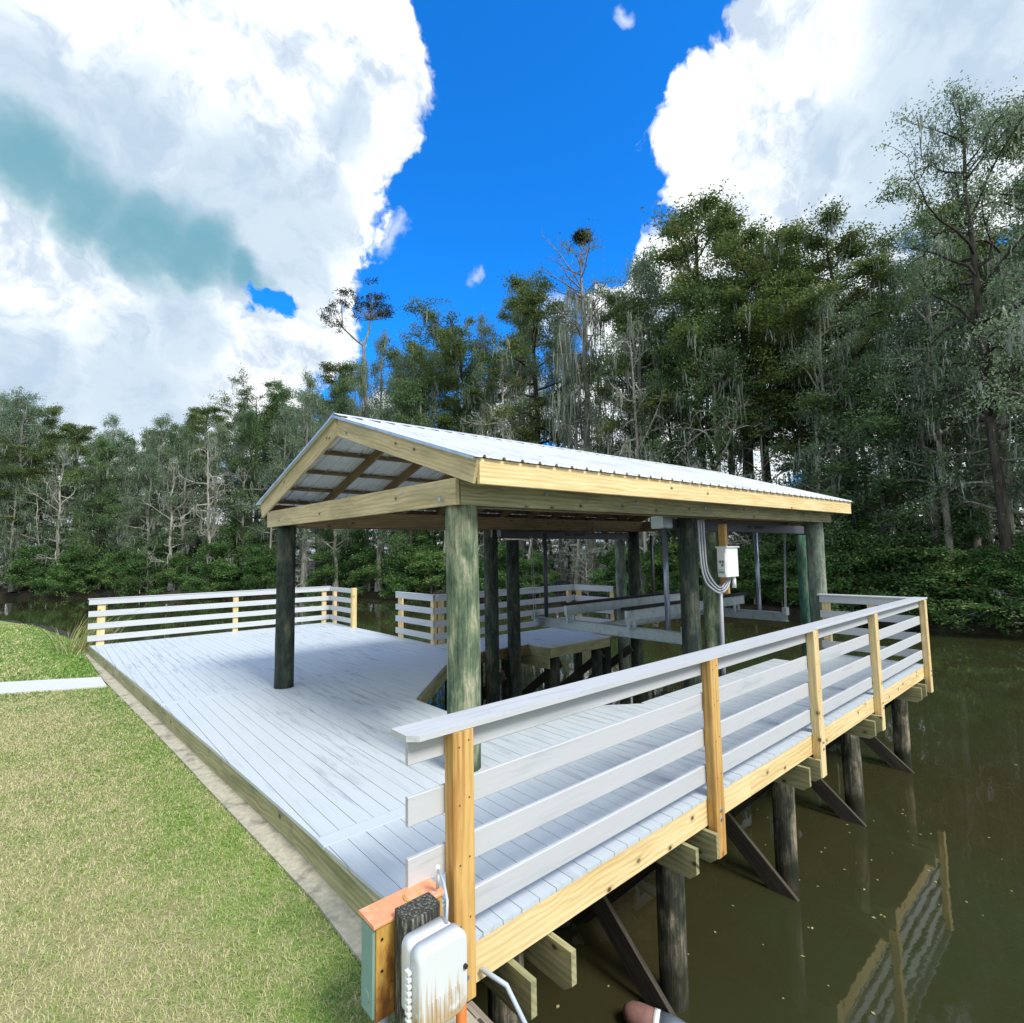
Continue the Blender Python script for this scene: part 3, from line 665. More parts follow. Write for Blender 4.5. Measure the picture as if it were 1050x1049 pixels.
# ------------------------------------------------------------------ boat lift
lift = thing('boat_lift', 'empty electric boat lift with aluminium cradle and dark bunks hanging in the slip', 'boat lift', (8.0, 6.6, -1.6))
def lbeam(name, p0, p1, th, ht, mt='alu', parent=None, up=(0, 0, 1)):
    q = MB(); q.beam(p0, p1, th, ht, up, .003); return q.build(name, mt, parent or lift)
def ibeam(name, p0, p1, wd, ht, mt='alu'):
    q = MB(); p0, p1 = Vector(p0), Vector(p1); z = Vector((0, 0, 1))
    q.beam(p0, p1, .012, ht - .024, ch=.001); q.beam(p0 + z * (ht / 2 - .006), p1 + z * (ht / 2 - .006), wd, .012, ch=.001); q.beam(p0 - z * (ht / 2 - .006), p1 - z * (ht / 2 - .006), wd, .012, ch=.001)
    return q.build(name, mt, lift)
for (x, y, r, mt, ln) in ((7.55, 8.70, .145, 'pile_dark', 0), (11.35, 8.72, .14, 'pile_grey', 0), (8.44, 4.60, .15, 'pile_green', 0), (12.55, 4.62, .15, 'pile_teal', 0)):
    MB().pile(x, y, -2.9, 2.32, r).build('pile', mt, lift, smooth=True)
for (y, xa, xb) in ((8.68, 7.02, 12.15), (4.72, 7.25, 12.75)):
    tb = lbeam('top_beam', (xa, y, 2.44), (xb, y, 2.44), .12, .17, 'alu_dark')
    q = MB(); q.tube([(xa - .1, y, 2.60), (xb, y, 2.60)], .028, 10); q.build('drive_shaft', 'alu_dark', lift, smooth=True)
    q = MB(); q.box((xa - .16, y - .11, 2.37), (xa + .10, y + .11, 2.56), .012); mo = q.build('gear_box', 'alu', lift)
    q = MB()
    for k, gx in enumerate((0, .10, .30, .38, .46, .54, .62)):   # small illegible dark lettering on the beam
        x0 = (9.15 if y > 6 else 10.0) + gx; q.box((x0, y - .0625, 2.425), (x0 + (.06 if k != 0 else .08), y - .0605, 2.475), .0005)
    q.build('lettering', 'darkletter', lift)
for x in (8.0, 12.0):
    ibeam('cradle_beam', (x, 4.82, .56), (x, 8.55, .56), .12, .19)
    for y in (4.86, 8.5):
        q = MB(); q.box((x - .07, y - .05, .60), (x + .07, y + .05, .76), .01); q.build('sheave_bracket', 'alu', lift)
        for dx in (-.03, .03):
            q = MB(); q.tube([(x + dx, y, .7), (x + dx, y + (.1 if y > 6 else -.08), 2.4)], .006, 5); q.build('lift_cable', 'cable', lift)
    for y in (5.25, 8.25):
        yy = 5.46 if x == 12.0 and y < 6 else y
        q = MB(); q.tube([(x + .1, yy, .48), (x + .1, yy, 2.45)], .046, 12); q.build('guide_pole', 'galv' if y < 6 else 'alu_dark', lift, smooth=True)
for y in (7.45, 5.95):
    bk = lbeam('bunk', (7.85, y, .86), (12.35, y, .86), .06, .20)
    lbeam('bunk_carpet', (7.80, y, .985), (12.40, y, .985), .16, .045, 'carpet', bk)
    for x in (8.0, 12.0):
        for dx in (-.09, .09): lbeam('bunk_bracket', (x + dx, y, .60), (x + dx, y, .80), .05, .05, 'alu', up=(1, 0, 0))
ibeam('cradle_brace', (8.06, 6.7, .58), (11.94, 6.7, .58), .1, .15)

# ------------------------------------------------------------------ electrical panel on its pile
pn = thing('electrical_panel', 'white electrical control box with looping grey conduits on the pile in the slip', 'electrical box', (8.3, 4.3, 1.57))
q = MB(); q.box((8.10, 4.14, 1.585), (8.50, 4.30, 2.05), .012); bx_ = q.build('enclosure', 'white', pn)
q = MB(); q.box((8.085, 4.155, 1.62), (8.0985, 4.285, 1.97), .003); dr = q.build('cover', 'white', pn)
q = MB(); q.box((8.09, 4.12, 2.052), (8.52, 4.31, 2.075), .006); q.build('hood', 'white', pn)
q = MB()
for (y, z) in ((4.19, 1.83), (4.235, 1.83), (4.20, 1.775)): q.box((8.074, y - .012, z - .018), (8.0845, y + .012, z + .018), .002)
q.build('switches', 'black', pn)
q = MB(); q.box((8.08, 4.17, 1.645), (8.0845, 4.27, 1.68), .001); q.box((8.08, 4.17, 1.695), (8.0845, 4.27, 1.705), .001); q.build('nameplate', 'teal', pn)
q = MB(); q.box((8.43, 4.31, 1.30), (8.51, 4.43, 2.45), .004); q.build('backing_board', 'post', pn)
def pl_(px, py, Y):
    d = bearing(px, py); tt = Y / d[1]; return (d[0] * tt, Y, CAMZ + d[2] * tt)
for k in range(3):
    Yk = 4.22 + k * .02; off = k * 2.6
    raw = [(716 + off, 533), (717.5 + off, 560), (719.5 + off, 582), (724 + off * .9, 597 - off * .9), (732 + off * .4, 605 - off), (739, 608 - off), (745 - off * .6, 604 - off * .8), (748 - off * .5, 597 - off * .3), (748.5 - off * .4, 591.5)]
    pts = [Vector(pl_(x, y, Yk)) for x, y in raw]; sm = []
    for i in range(len(pts) - 1):
        p0_, p1_, p2_, p3_ = pts[max(i - 1, 0)], pts[i], pts[i + 1], pts[min(i + 2, len(pts) - 1)]
        for s_ in (0, .25, .5, .75):
            sm.append(.5 * ((2 * p1_) + (p2_ - p0_) * s_ + (2 * p0_ - 5 * p1_ + 4 * p2_ - p3_) * s_ ** 2 + (3 * p1_ - p0_ - 3 * p2_ + p3_) * s_ ** 3))
    sm.append(pts[-1]); q = MB(); q.tube(sm, .015, 8); q.build('conduit', 'cable', pn, smooth=True)
q = MB(); q.tube([(8.44, 4.2, 1.585), (8.44, 4.2, 1.40)], [.03, .035], 10); q.build('cable_gland', 'white', pn, smooth=True)
q = MB(); q.tube([(8.36, 4.40, 1.45), (8.36, 4.42, -.2)], .035, 10); q.build('downpipe', 'cable', pn, smooth=True)

# ------------------------------------------------------------------ boxes at the near corner
jb = thing('junction_box', 'rusted orange-topped metal junction box between the lawn and the first railing post', 'junction box', (1.33, 2.33, GZ))
q = MB(); q.box((1.130, 2.25, .0), (1.470, 2.385, .385), .004); q.build('body', 'rust', jb)
q = MB(); q.box((1.117, 2.262, .01), (1.1295, 2.372, .375), .002); q.build('side_panel', 'teal', jb)
q = MB(); q.box((1.113, 2.24, .386), (1.482, 2.395, .402), .003); q.build('lid', 'copper', jb)
q = MB(); q.tube([(1.34, 2.31, .403), (1.34, 2.31, .408)], .042, 20); kk = q.build('knockout', 'rust', jb)
q = MB(); q.tube([(1.34, 2.31, .408), (1.34, 2.31, .412)], .032, 20); q.build('plug', 'copper', jb)
for (x, z) in ((1.14, .06),):
    q = MB(); q.tube([(x + .06, 2.249, z + .04), (x + .06, 2.245, z + .04)], .035, 16); q.build('knockout', 'rust', jb)
q = MB(); q.tube([(1.1165, 2.32, .08), (1.113, 2.32, .08)], .028, 16); q.build('knockout', 'teal', jb)
for (x, z) in ((1.155, .33), (1.155, .2)):
    q = MB(); q.tube([(x, 2.249, z), (x, 2.245, z)], .006, 8); q.build('screw', 'black', jb)
for x in (1.20, 1.41):
    q = MB(); q.tube([(x, 2.32, GZ - .1), (x, 2.32, .01)], .03, 10); q.build('conduit_leg', 'cable', jb, smooth=True)
st = MB()
poly = [(1.195, 2.155), (1.225, 2.115), (1.355, 2.115), (1.385, 2.14), (1.385, 2.236), (1.21, 2.236)]
st.prism(poly, -.9, .44); st.g = [(g_[2], g_[1], g_[0]) for g_ in st.g]
o = st.build('stub_post', 'char'); tag(o, 'short weathered black-topped timber post behind the grey utility box', 'post')
ub = thing('utility_box', 'rust-streaked pale grey plastic utility box hanging on the black-topped post', 'utility box', (1.3, 2.02, .1))
def roundbox(x0, x1, y0, y1, z0, z1, r, n=5, skew=0):
    """rounded rectangle in xz extruded along y with a softened front edge"""
    out = []
    for (cx_, cz_, a0) in ((x1 - r, z1 - r, 0), (x0 + r, z1 - r, 90), (x0 + r, z0 + r, 180), (x1 - r, z0 + r, 270)):
        for k in range(n + 1):
            a = R_(a0 + 90 * k / n); out.append((cx_ + r * math.cos(a), cz_ + r * math.sin(a)))
    cx_, cz_ = (x0 + x1) / 2, (z0 + z1) / 2; lay = [(y1, 1.0), (y0 + .018, 1.0), (y0 + .006, .97), (y0, .91)]
    vs, gs, fs = [], [], []; m_ = len(out)
    for (y, s_) in lay:
        for (x, z) in out: vs.append((cx_ + (x - cx_) * s_, y, cz_ + (z - cz_) * s_)); gs.append((z, x, y))
    for i in range(len(lay) - 1):
        for k in range(m_): kq = (k + 1) % m_; fs.append((i * m_ + k, i * m_ + kq, (i + 1) * m_ + kq, (i + 1) * m_ + k))
    fs += [tuple(range(m_ - 1, -1, -1)), tuple((len(lay) - 1) * m_ + k for k in range(m_))]
    q = MB(); q._add(vs, fs, gs); return q
roundbox(1.175, 1.395, 2.03, 2.112, .10, .40, .035).build('box_body', 'white', ub, smooth=True)
roundbox(1.165, 1.405, 1.95, 2.026, .09, .41, .04).build('door', 'stainbox', ub, smooth=True)
q = MB()
for k in range(9): q.beam((1.205 + k * .019, 1.9495, .115), (1.205 + k * .019, 1.9495, .215), .004, .004, (0, 1, 0), .001)
q.build('louvres', 'stainbox', ub)
q = MB()
for k in range(8): z = .13 + k * .026; q.box((1.146, 2.008, z), (1.1645, 2.034, z + .014), .002)
q.build('hinge', 'white', ub)
q = MB(); q.tube([(1.385, 1.951, .27), (1.385, 1.940, .27)], .010, 10); q.build('latch', 'black', ub)
q = MB(); q.tube([(1.36, 2.05, .40), (1.385, 2.08, .47), (1.42, 2.16, .50), (1.44, 2.24, .52)], .007, 8); q.build('cable', 'hose', ub, smooth=True)
q = MB(); q.tube([(1.44, 2.24, .53), (1.45, 2.26, .42)], .010, 10); q.build('cable_gland', 'white', ub, smooth=True)
q = MB(); q.tube([(1.27, 2.06, .10), (1.27, 2.06, -.4)], .025, 10); q.build('conduit', 'black', ub, smooth=True)
q = MB(); q.tube([(1.47, 2.10, .06), (1.47, 2.10, -.6)], .024, 12); o = q.build('vertical_pipe', 'orange', smooth=True); tag(o, 'orange plastic pipe standing upright below the grey utility box', 'pipe')
q = MB(); q.beam((1.655, 2.40, -.345), (1.655, -3.0, -.345), .19, .05); o = q.build('timber_plank', 'greywood'); tag(o, 'weathered ribbed plank along the water edge at the foot of the first railing post', 'plank')
q = MB(); q.tube([(1.78, 2.36, -.16), (1.86, 2.25, -.22), (1.90, 2.14, -.38), (1.90, 2.06, -.62), (1.88, 2.02, -1.0), (1.86, 2.0, -1.7)], .013, 10); o = q.build('hose', 'hose', smooth=True); tag(o, 'grey hose curving down from under the first railing post to the water', 'hose')

# float on the water near the dock
fl = thing('mooring_float', 'faded red rounded float with a white band on the water at the bottom edge', 'float', (3.57, 2.56, WZ))
b_ = MB(); rs = [.012, .05, .075, .09, .095, .095]; pts = [(3.4600, 2.7800, -1.5), (3.4700, 2.7600, -1.505), (3.4850, 2.7300, -1.515), (3.5100, 2.6800, -1.53), (3.5300, 2.6400, -1.54), (3.5600, 2.5800, -1.55)]
b_.tube(pts, rs, 16); b_.build('nose', 'floatred', fl, smooth=True)
b_ = MB(); b_.tube([(3.5605, 2.5790, -1.55), (3.5800, 2.5400, -1.555)], .099, 16); b_.build('band', 'white', fl, smooth=True)
b_ = MB(); b_.tube([(3.5805, 2.5390, -1.555), (3.6300, 2.4400, -1.57), (3.6800, 2.3400, -1.59)], [.098, .10, .085], 16); b_.build('body', 'galv', fl, smooth=True)

# ------------------------------------------------------------------ trees
def tubes_np(tubes, sides=5):
    Vs, Fs, off = [], [], 0
    for pts, rad in tubes:
        pts = np.asarray(pts); n = len(pts); k = 8 if rad[0] > .12 else (5 if rad[0] > .04 else 3)
        T = np.gradient(pts, axis=0); T /= np.linalg.norm(T, axis=1)[:, None] + 1e-9
        ref = np.array([1., 0, 0]) if abs(T[0, 0]) < .8 else np.array([0, 1., 0])
        A = np.cross(T, ref); A /= np.linalg.norm(A, axis=1)[:, None] + 1e-9; B = np.cross(T, A)
        th = np.arange(k) * 2 * np.pi / k
        ring = pts[:, None] + (A[:, None] * np.cos(th)[None, :, None] + B[:, None] * np.sin(th)[None, :, None]) * np.asarray(rad)[:, None, None]
        Vs.append(ring.reshape(-1, 3)); i = np.arange(n - 1)[:, None] * k; j = np.arange(k)[None]; j2 = (j + 1) % k
        Fs.append(np.stack([i + j, i + j2, i + k + j2, i + k + j], -1).reshape(-1, 4) + off); off += n * k
    return np.concatenate(Vs), np.concatenate(Fs)
def leaves_np(rng, C, m, rad, flat, ln, wd, drop=.0, horiz=0.):
    """m leaf quads round every cluster centre; returns verts, faces, tone"""
    n = len(C); ct = rng.random(n)
    P = C[:, None] + np.clip(rng.normal(0, 1, (n, m, 3)), -1.7, 1.7) * np.array([rad, rad, rad * flat]) * rng.uniform(.5, 1.3, (n, 1, 1))
    P = P.reshape(-1, 3); N = len(P)
    D = rng.normal(0, 1, (N, 3)); D[:, 2] = D[:, 2] * (1 - horiz) - drop; D /= np.linalg.norm(D, axis=1)[:, None]
    S = rng.normal(0, 1, (N, 3)); S[:, 2] *= (1 - horiz); S = S - D * (S * D).sum(1)[:, None]; S /= np.linalg.norm(S, axis=1)[:, None]
    l = ln * rng.uniform(.6, 1.4, (N, 1)); w_ = wd * rng.uniform(.7, 1.3, (N, 1))
    V = np.stack([P, P + D * l * .5 + S * w_ * .5, P + D * l, P + D * l * .5 - S * w_ * .5], 1).reshape(-1, 3)
    F = np.arange(N * 4).reshape(-1, 4)
    tone = np.clip(np.repeat(ct, m) * .75 + rng.random(N) * .35, 0, 1)
    return V, F, np.repeat(tone, 4)
def moss_np(rng, C, lmin, lmax, wd, per=5):
    Vs, Fs, Ts, off = [], [], [], 0
    n = len(C); base = np.repeat(C, per, 0) + rng.normal(0, .13, (n * per, 3)); L = (rng.uniform(lmin, lmax, (n, 1)) * rng.uniform(.35, 1, (n, per))).reshape(-1)
    N = len(base); seg = 5; a = rng.uniform(0, 2 * np.pi, N); sx = np.stack([np.cos(a), np.sin(a), np.zeros(N)], 1)
    dr = rng.normal(0, .05, (N, 3)); dr[:, 2] = 0
    prof = np.array([.35, 1, .8, .9, .5, .05]); V = np.zeros((N, seg + 1, 2, 3))
    for k in range(seg + 1):
        c = base + np.array([0, 0, -1.]) * (L * k / seg)[:, None] + dr * k * L[:, None] * .3 + rng.normal(0, .018, (N, 3))
        hw = (wd * prof[k] * rng.uniform(.5, 1.3, N))[:, None]
        V[:, k, 0] = c - sx * hw; V[:, k, 1] = c + sx * hw
    V = V.reshape(-1, 3); i = np.arange(N)[:, None] * (seg + 1) * 2; k = np.arange(seg)[None] * 2
    F = np.stack([i + k, i + k + 1, i + k + 3, i + k + 2], -1).reshape(-1, 4)
    return V, F, np.repeat(rng.random(N), (seg + 1) * 2)
def curve(rng, p, d, L, n, wig, lift):
    pts = [np.array(p, float)]; d = np.array(d, float); d /= np.linalg.norm(d)
    for _ in range(n):
        d = d + rng.normal(0, wig, 3) + np.array([0, 0, lift]); d /= np.linalg.norm(d); pts.append(pts[-1] + d * L / n)
    return np.array(pts)
def make_proto(name, kind, H, seed, **o):
    rng = np.random.default_rng(seed); P = dict(r0=.22, f0=.35, nb=24, bl=3.2, up=.15, wig=.16, lift=.0, sub=5, m=22, rad=.33, flat=.55, ln=.17, wd=.08,
        leaf='lf_cyp', bark='bark_dark', moss=0, mlen=(.6, 1.6), lean=0., flare=2.0, top=1.0, fork=0, drop=.1, horiz=0., twig=True, shape='dome', tips=1.0); P.update(o)
    tubes, cl, tw = [], [], []
    n = 12; z = np.linspace(0, 1, n); ph = rng.uniform(0, 6, 2)
    wn = P.get('wander', .012); tx = P['lean'] * z * H + np.cumsum(rng.normal(0, wn * H, n)) * .5; ty = np.cumsum(rng.normal(0, wn * H, n)) * .5
    tr = np.stack([tx - tx[0], ty - ty[0], z * H], 1); rr = P['r0'] * (1 - z) ** .75 + .02; rr[0] *= P['flare']; rr[1] *= 1 + (P['flare'] - 1) * .25
    tubes.append((tr, rr))
    def at(u): i = min(int(u * (n - 1)), n - 2); k = u * (n - 1) - i; return tr[i] * (1 - k) + tr[i + 1] * k, rr[i] * (1 - k) + rr[i + 1] * k
    ga = rng.uniform(0, 6)
    for b in range(P['nb']):
        u = P['f0'] + (1 - P['f0']) * (b + rng.uniform(0, .9)) / P['nb']; u = min(u, .985); p, r = at(u); ga += 2.4 + rng.normal(0, .35)
        t_ = (u - P['f0']) / (1 - P['f0'])
        if P['shape'] == 'dome': prof = .55 + .6 * math.sin(math.pi * min(1, t_ * .9 + .1)) - .35 * t_
        elif P['shape'] == 'flat': prof = .45 + .75 * t_ if t_ < .85 else 1.0
        else: prof = .9 - .35 * t_
        L = P['bl'] * prof * rng.uniform(.6, 1.2)
        pts = curve(rng, p, [math.cos(ga), math.sin(ga), P['up'] + .5 * t_ * P['top'] + rng.normal(0, .15)], L, 6, P['wig'], P['lift'])
        r1 = min(r * .55, .03 + L * .022); rb_ = r1 * (1 - np.linspace(0, 1, 7)) ** .8 + .008; tubes.append((pts, rb_))
        for k in range(P['sub']):
            v = rng.uniform(.25, 1.0); i = min(int(v * 6), 5); q = pts[i] + (pts[i + 1] - pts[i]) * (v * 6 - i)
            dd = pts[i + 1] - pts[i]; dd = dd / np.linalg.norm(dd) + rng.normal(0, .65, 3) * np.array([1, 1, .6]); dd[2] += P['up'] * .6
            L2 = L * rng.uniform(.22, .5) * (1.1 - .4 * v)
            sp = curve(rng, q, dd, L2, 4, P['wig'] * 1.4, P['lift']); tubes.append((sp, np.linspace(.017, .006, 5) if P['twig'] else np.linspace(.022, .008, 5)))
            if rng.random() < P['tips']: cl += [sp[2], sp[3], sp[4], sp[4] + rng.normal(0, .25, 3)]
            tw += [sp[2], sp[4]]
        if rng.random() < P['tips']: cl += [pts[5], pts[6]]
        tw += [pts[3], pts[4], pts[5]]
    cl, tw = np.array(cl) if cl else np.zeros((0, 3)), np.array(tw)
    V, F = tubes_np(tubes); meshes = [('trunk', np_mesh(name + '_trunk', V, F, np.zeros(len(V)), P['bark']))]
    meshes[0][1].polygons.foreach_set('use_smooth', [True] * len(F))
    if len(cl):
        V, F, T = leaves_np(rng, cl, P['m'], P['rad'], P['flat'], P['ln'], P['wd'], P['drop'], P['horiz']); meshes.append(('crown', np_mesh(name + '_crown', V, F, T, P['leaf'])))
    if P['moss']:
        if 'mtop' in P: tw = tw[tw[:, 2] < P['mtop'] * H]
        sel = tw[rng.choice(len(tw), min(len(tw), P['moss']), replace=False)]
        V, F, T = moss_np(rng, sel, P['mlen'][0], P['mlen'][1], P.get('mw', .035), P.get('mper', 6)); meshes.append(('spanish_moss', np_mesh(name + '_moss', V, F, T, 'moss')))
    top = 0
    for _, me_ in meshes:
        co = np.empty(len(me_.vertices) * 3, np.float32); me_.vertices.foreach_get('co', co); top = max(top, float(np.percentile(co[2::3], 99.7)))
    return dict(name=name, H=top, meshes=meshes)
rows = []
PR = {}
for i in range(4):
    PR['cyp%d' % i] = make_proto('cypress_tree', 'cyp', 20, 10 + i, r0=.26, f0=.42, nb=25, bl=3.9, up=.10, sub=8, m=34, rad=.34, flat=.34, ln=.145, wd=.075, horiz=.3, moss=20 + 12 * i, mlen=(.6, 1.8), flare=2.4, shape='flat' if i % 2 else 'dome')
for i in range(4):
    PR['mos%d' % i] = make_proto('mossy_tree', 'mos', 16, 30 + i, r0=.19, f0=.22, nb=32, bl=3.0, up=.35, sub=6, m=17, rad=.32, flat=.7, ln=.13, wd=.06, leaf='lf_grey', bark='bark_grey', moss=75, mlen=(.4, 1.7), mper=5, mw=.026, drop=.35, shape='dome', wig=.22)
for i in range(3):
    PR['dee%d' % i] = make_proto('broadleaf_tree', 'dee', 14, 50 + i, r0=.17, f0=.15, nb=30, bl=3.0, up=.2, sub=6, m=26, rad=.36, flat=.6, ln=.15, wd=.08, leaf='lf_deep', bark='bark_dark', moss=30, shape='dome')
for i in range(2):
    PR['bar%d' % i] = make_proto('bare_tree', 'bar', 14, 60 + i, r0=.15, f0=.15, nb=34, bl=3.2, up=.3, sub=9, twig=False, m=4, rad=.3, flat=.8, ln=.12, wd=.05, leaf='lf_grey', bark='bark_pale', moss=50, mlen=(.4, 1.5), mw=.026, wig=.3, tips=.5, shape='dome')
PR['snag'] = make_proto('dead_tree', 'snag', 20, 71, r0=.30, f0=.30, nb=34, bl=3.1, up=.1, sub=7, m=6, rad=.28, flat=.6, ln=.14, wd=.06, leaf='lf_cyp', bark='bark_grey', moss=150, mlen=(1.0, 3.8), mper=7, mw=.032, mtop=.88, wig=.3, tips=.45, shape='other', flare=2.2)
PR['airy'] = make_proto('airy_tree', 'airy', 20, 82, wander=.005, r0=.20, f0=.34, nb=34, bl=4.4, up=.32, sub=9, m=15, rad=.27, flat=.6, ln=.10, wd=.055, leaf='lf_grey', bark='bark_dark', moss=70, mlen=(.4, 1.2), shape='dome', wig=.24)
PR['airy2'] = make_proto('airy_tree', 'airy', 20, 83, wander=.005, r0=.19, f0=.30, nb=34, bl=4.2, up=.30, sub=9, m=15, rad=.27, flat=.6, ln=.10, wd=.055, leaf='lf_deep', bark='bark_grey', moss=70, mlen=(.4, 1.2), shape='dome', wig=.24)
for i in range(4):
    PR['bus%d' % i] = make_proto('riverbank_shrub', 'bus', 4.2, 90 + i, r0=.05, f0=.06, nb=26, bl=2.4, up=.35, sub=6, m=24, rad=.24, flat=.6, ln=.15, wd=.075, leaf='lf_bush' if i != 2 else 'lf_deep', bark='bark_grey', lift=-.05, shape='other', flare=1.2, wig=.25, moss=0)
for i in range(2):
    PR['tan%d' % i] = make_proto('bare_shrub', 'tan', 4.5, 97 + i, r0=.05, f0=.05, nb=22, bl=2.7, up=.4, sub=6, m=3, rad=.2, flat=.8, ln=.12, wd=.05, leaf='lf_grey', bark='bark_pale', lift=-.04, shape='other', flare=1.2, wig=.32, moss=20, mlen=(.3, .9), tips=.5)
for i in range(2):
    PR['sap%d' % i] = make_proto('pale_sapling', 'sap', 9, 105 + i, r0=.075, f0=.4, nb=14, bl=1.7, up=.3, sub=4, m=12, rad=.26, flat=.7, ln=.14, wd=.065, leaf='lf_grey', bark='bark_pale', moss=10, flare=1.2, lean=.06)

def bank_hit(px):
    d = bearing(px, 560)[:2]; d = d / np.linalg.norm(d)
    for (a, b_) in zip(BANK[:-1], BANK[1:]):
        a, b_ = np.array(a, float), np.array(b_, float); e = b_ - a
        den = d[0] * e[1] - d[1] * e[0]
        if abs(den) < 1e-9: continue
        t_ = (a[0] * e[1] - a[1] * e[0]) / den; s_ = (a[0] * d[1] - a[1] * d[0]) / den
        if t_ > 0 and -.001 <= s_ <= 1.001: return d, t_
    return d, 60.
SKY = [(-80, 395), (0, 398), (60, 418), (130, 422), (200, 412), (240, 395), (330, 372), (400, 338), (450, 322), (530, 300), (560, 282), (620, 270), (660, 250), (700, 225), (750, 215), (850, 220), (910, 225), (935, 250), (980, 190), (1050, 95), (1140, 60)]
def skyline(px): return float(np.interp(px, [s_[0] for s_ in SKY], [s_[1] for s_ in SKY]))
cnt = 0; PLACED = {}
def place(proto, px, setback, top=None, label=None, group=None, rz=None, height=None, sxy=None, cat='tree', zoff=0, name=None):
    """stand a tree on the far bank at a bearing and a distance behind the waterline; top gives the bearing of its crown top"""
    global cnt; cnt += 1
    pr = PR[proto]; d, t_ = bank_hit(px); dist = t_ + setback; x, y = d * dist
    g = float(np.interp(setback, [q[0] for q in prof], [q[1] for q in prof])) - .08 + zoff
    if height is None:
        v = bearing(px, top); z = CAMZ + dist * v[2] / math.hypot(v[0], v[1]); height = z - g
    s_ = height / pr['H']; w_ = sxy or min(max(s_, .7), 1.35) * random.uniform(.9, 1.15)
    e = bpy.data.objects.new(name or pr['name'], None); COL.objects.link(e); e.empty_display_size = .3
    e.location = (x, y, g); e.rotation_euler = (0, 0, random.uniform(0, 6.28) if rz is None else rz); e.scale = (w_, w_, s_)
    e['label'] = label; e['category'] = cat
    if group: e['group'] = group
    PLACED.setdefault(label, []).append((px, e))
    for pn_, me in pr['meshes']:
        o = bpy.data.objects.new(pn_, me); COL.objects.link(o); o.parent = e
    return e
# --- trees one can tell apart
snag = place('snag', 604, 3.5, 243, 'tall dead tree hung with grey moss, a dark nest in its top branches', rz=1.0)
place('mos1', 655, 3, 262, 'grey moss-curtained tree just right of the tree with the nest')
place('cyp0', 715, 5, 218, 'broad dark cypress at the left end of the tallest stand of trees')
place('cyp1', 790, 5, 212, 'flat-topped cypress in the middle of the tallest stand of trees')
place('cyp2', 868, 4, 216, 'dark cypress with layered boughs above the right end of the pavilion roof')
place('cyp3', 830, 10, 218, 'cypress standing behind the layered one above the pavilion roof')
place('airy', 1035, .5, 75, 'tallest airy tree with fine open branches at the right edge')
place('airy2', 972, 1.5, 215, 'thin-leaved tall tree with a thick dark trunk right of the pavilion', sxy=.8)
place('airy', 935, 6, 262, 'slender open-crowned tree between the cypresses and the thick dark trunk', sxy=.6)
place('airy2', 1015, 7, 235, 'open tree standing behind the tallest airy tree at the right edge', sxy=.7)
place('cyp3', 475, 5, 312, 'dark round-topped cypress above the pavilion ridge, left of the bleached branches')
place('cyp2', 545, 6, 288, 'dense cypress between the pavilion ridge and the tree with the nest')
place('cyp1', 435, 8, 330, 'dark layered cypress right of the lone flat-topped pine')
place('bar0', 520, 2, 350, 'bleached bare tree with tangled branches above the metal roof', sxy=1.2)
place('bar1', 745, 2, 350, 'pale bare tree hung with moss above the middle of the metal roof')
place('cyp0', 340, 12, 372, 'olive-topped cypress left of the lone flat-topped pine')
place('bar1', 62, 1.5, 452, 'white-barked leaning bare tree over the water left of the dock', sxy=1.0)
place('cyp1', 262, 9, 388, 'dark-crowned cypress rising over the left wall of trees')
place('mos2', 20, 3, 400, 'moss-draped tree at the left edge of the far bank')
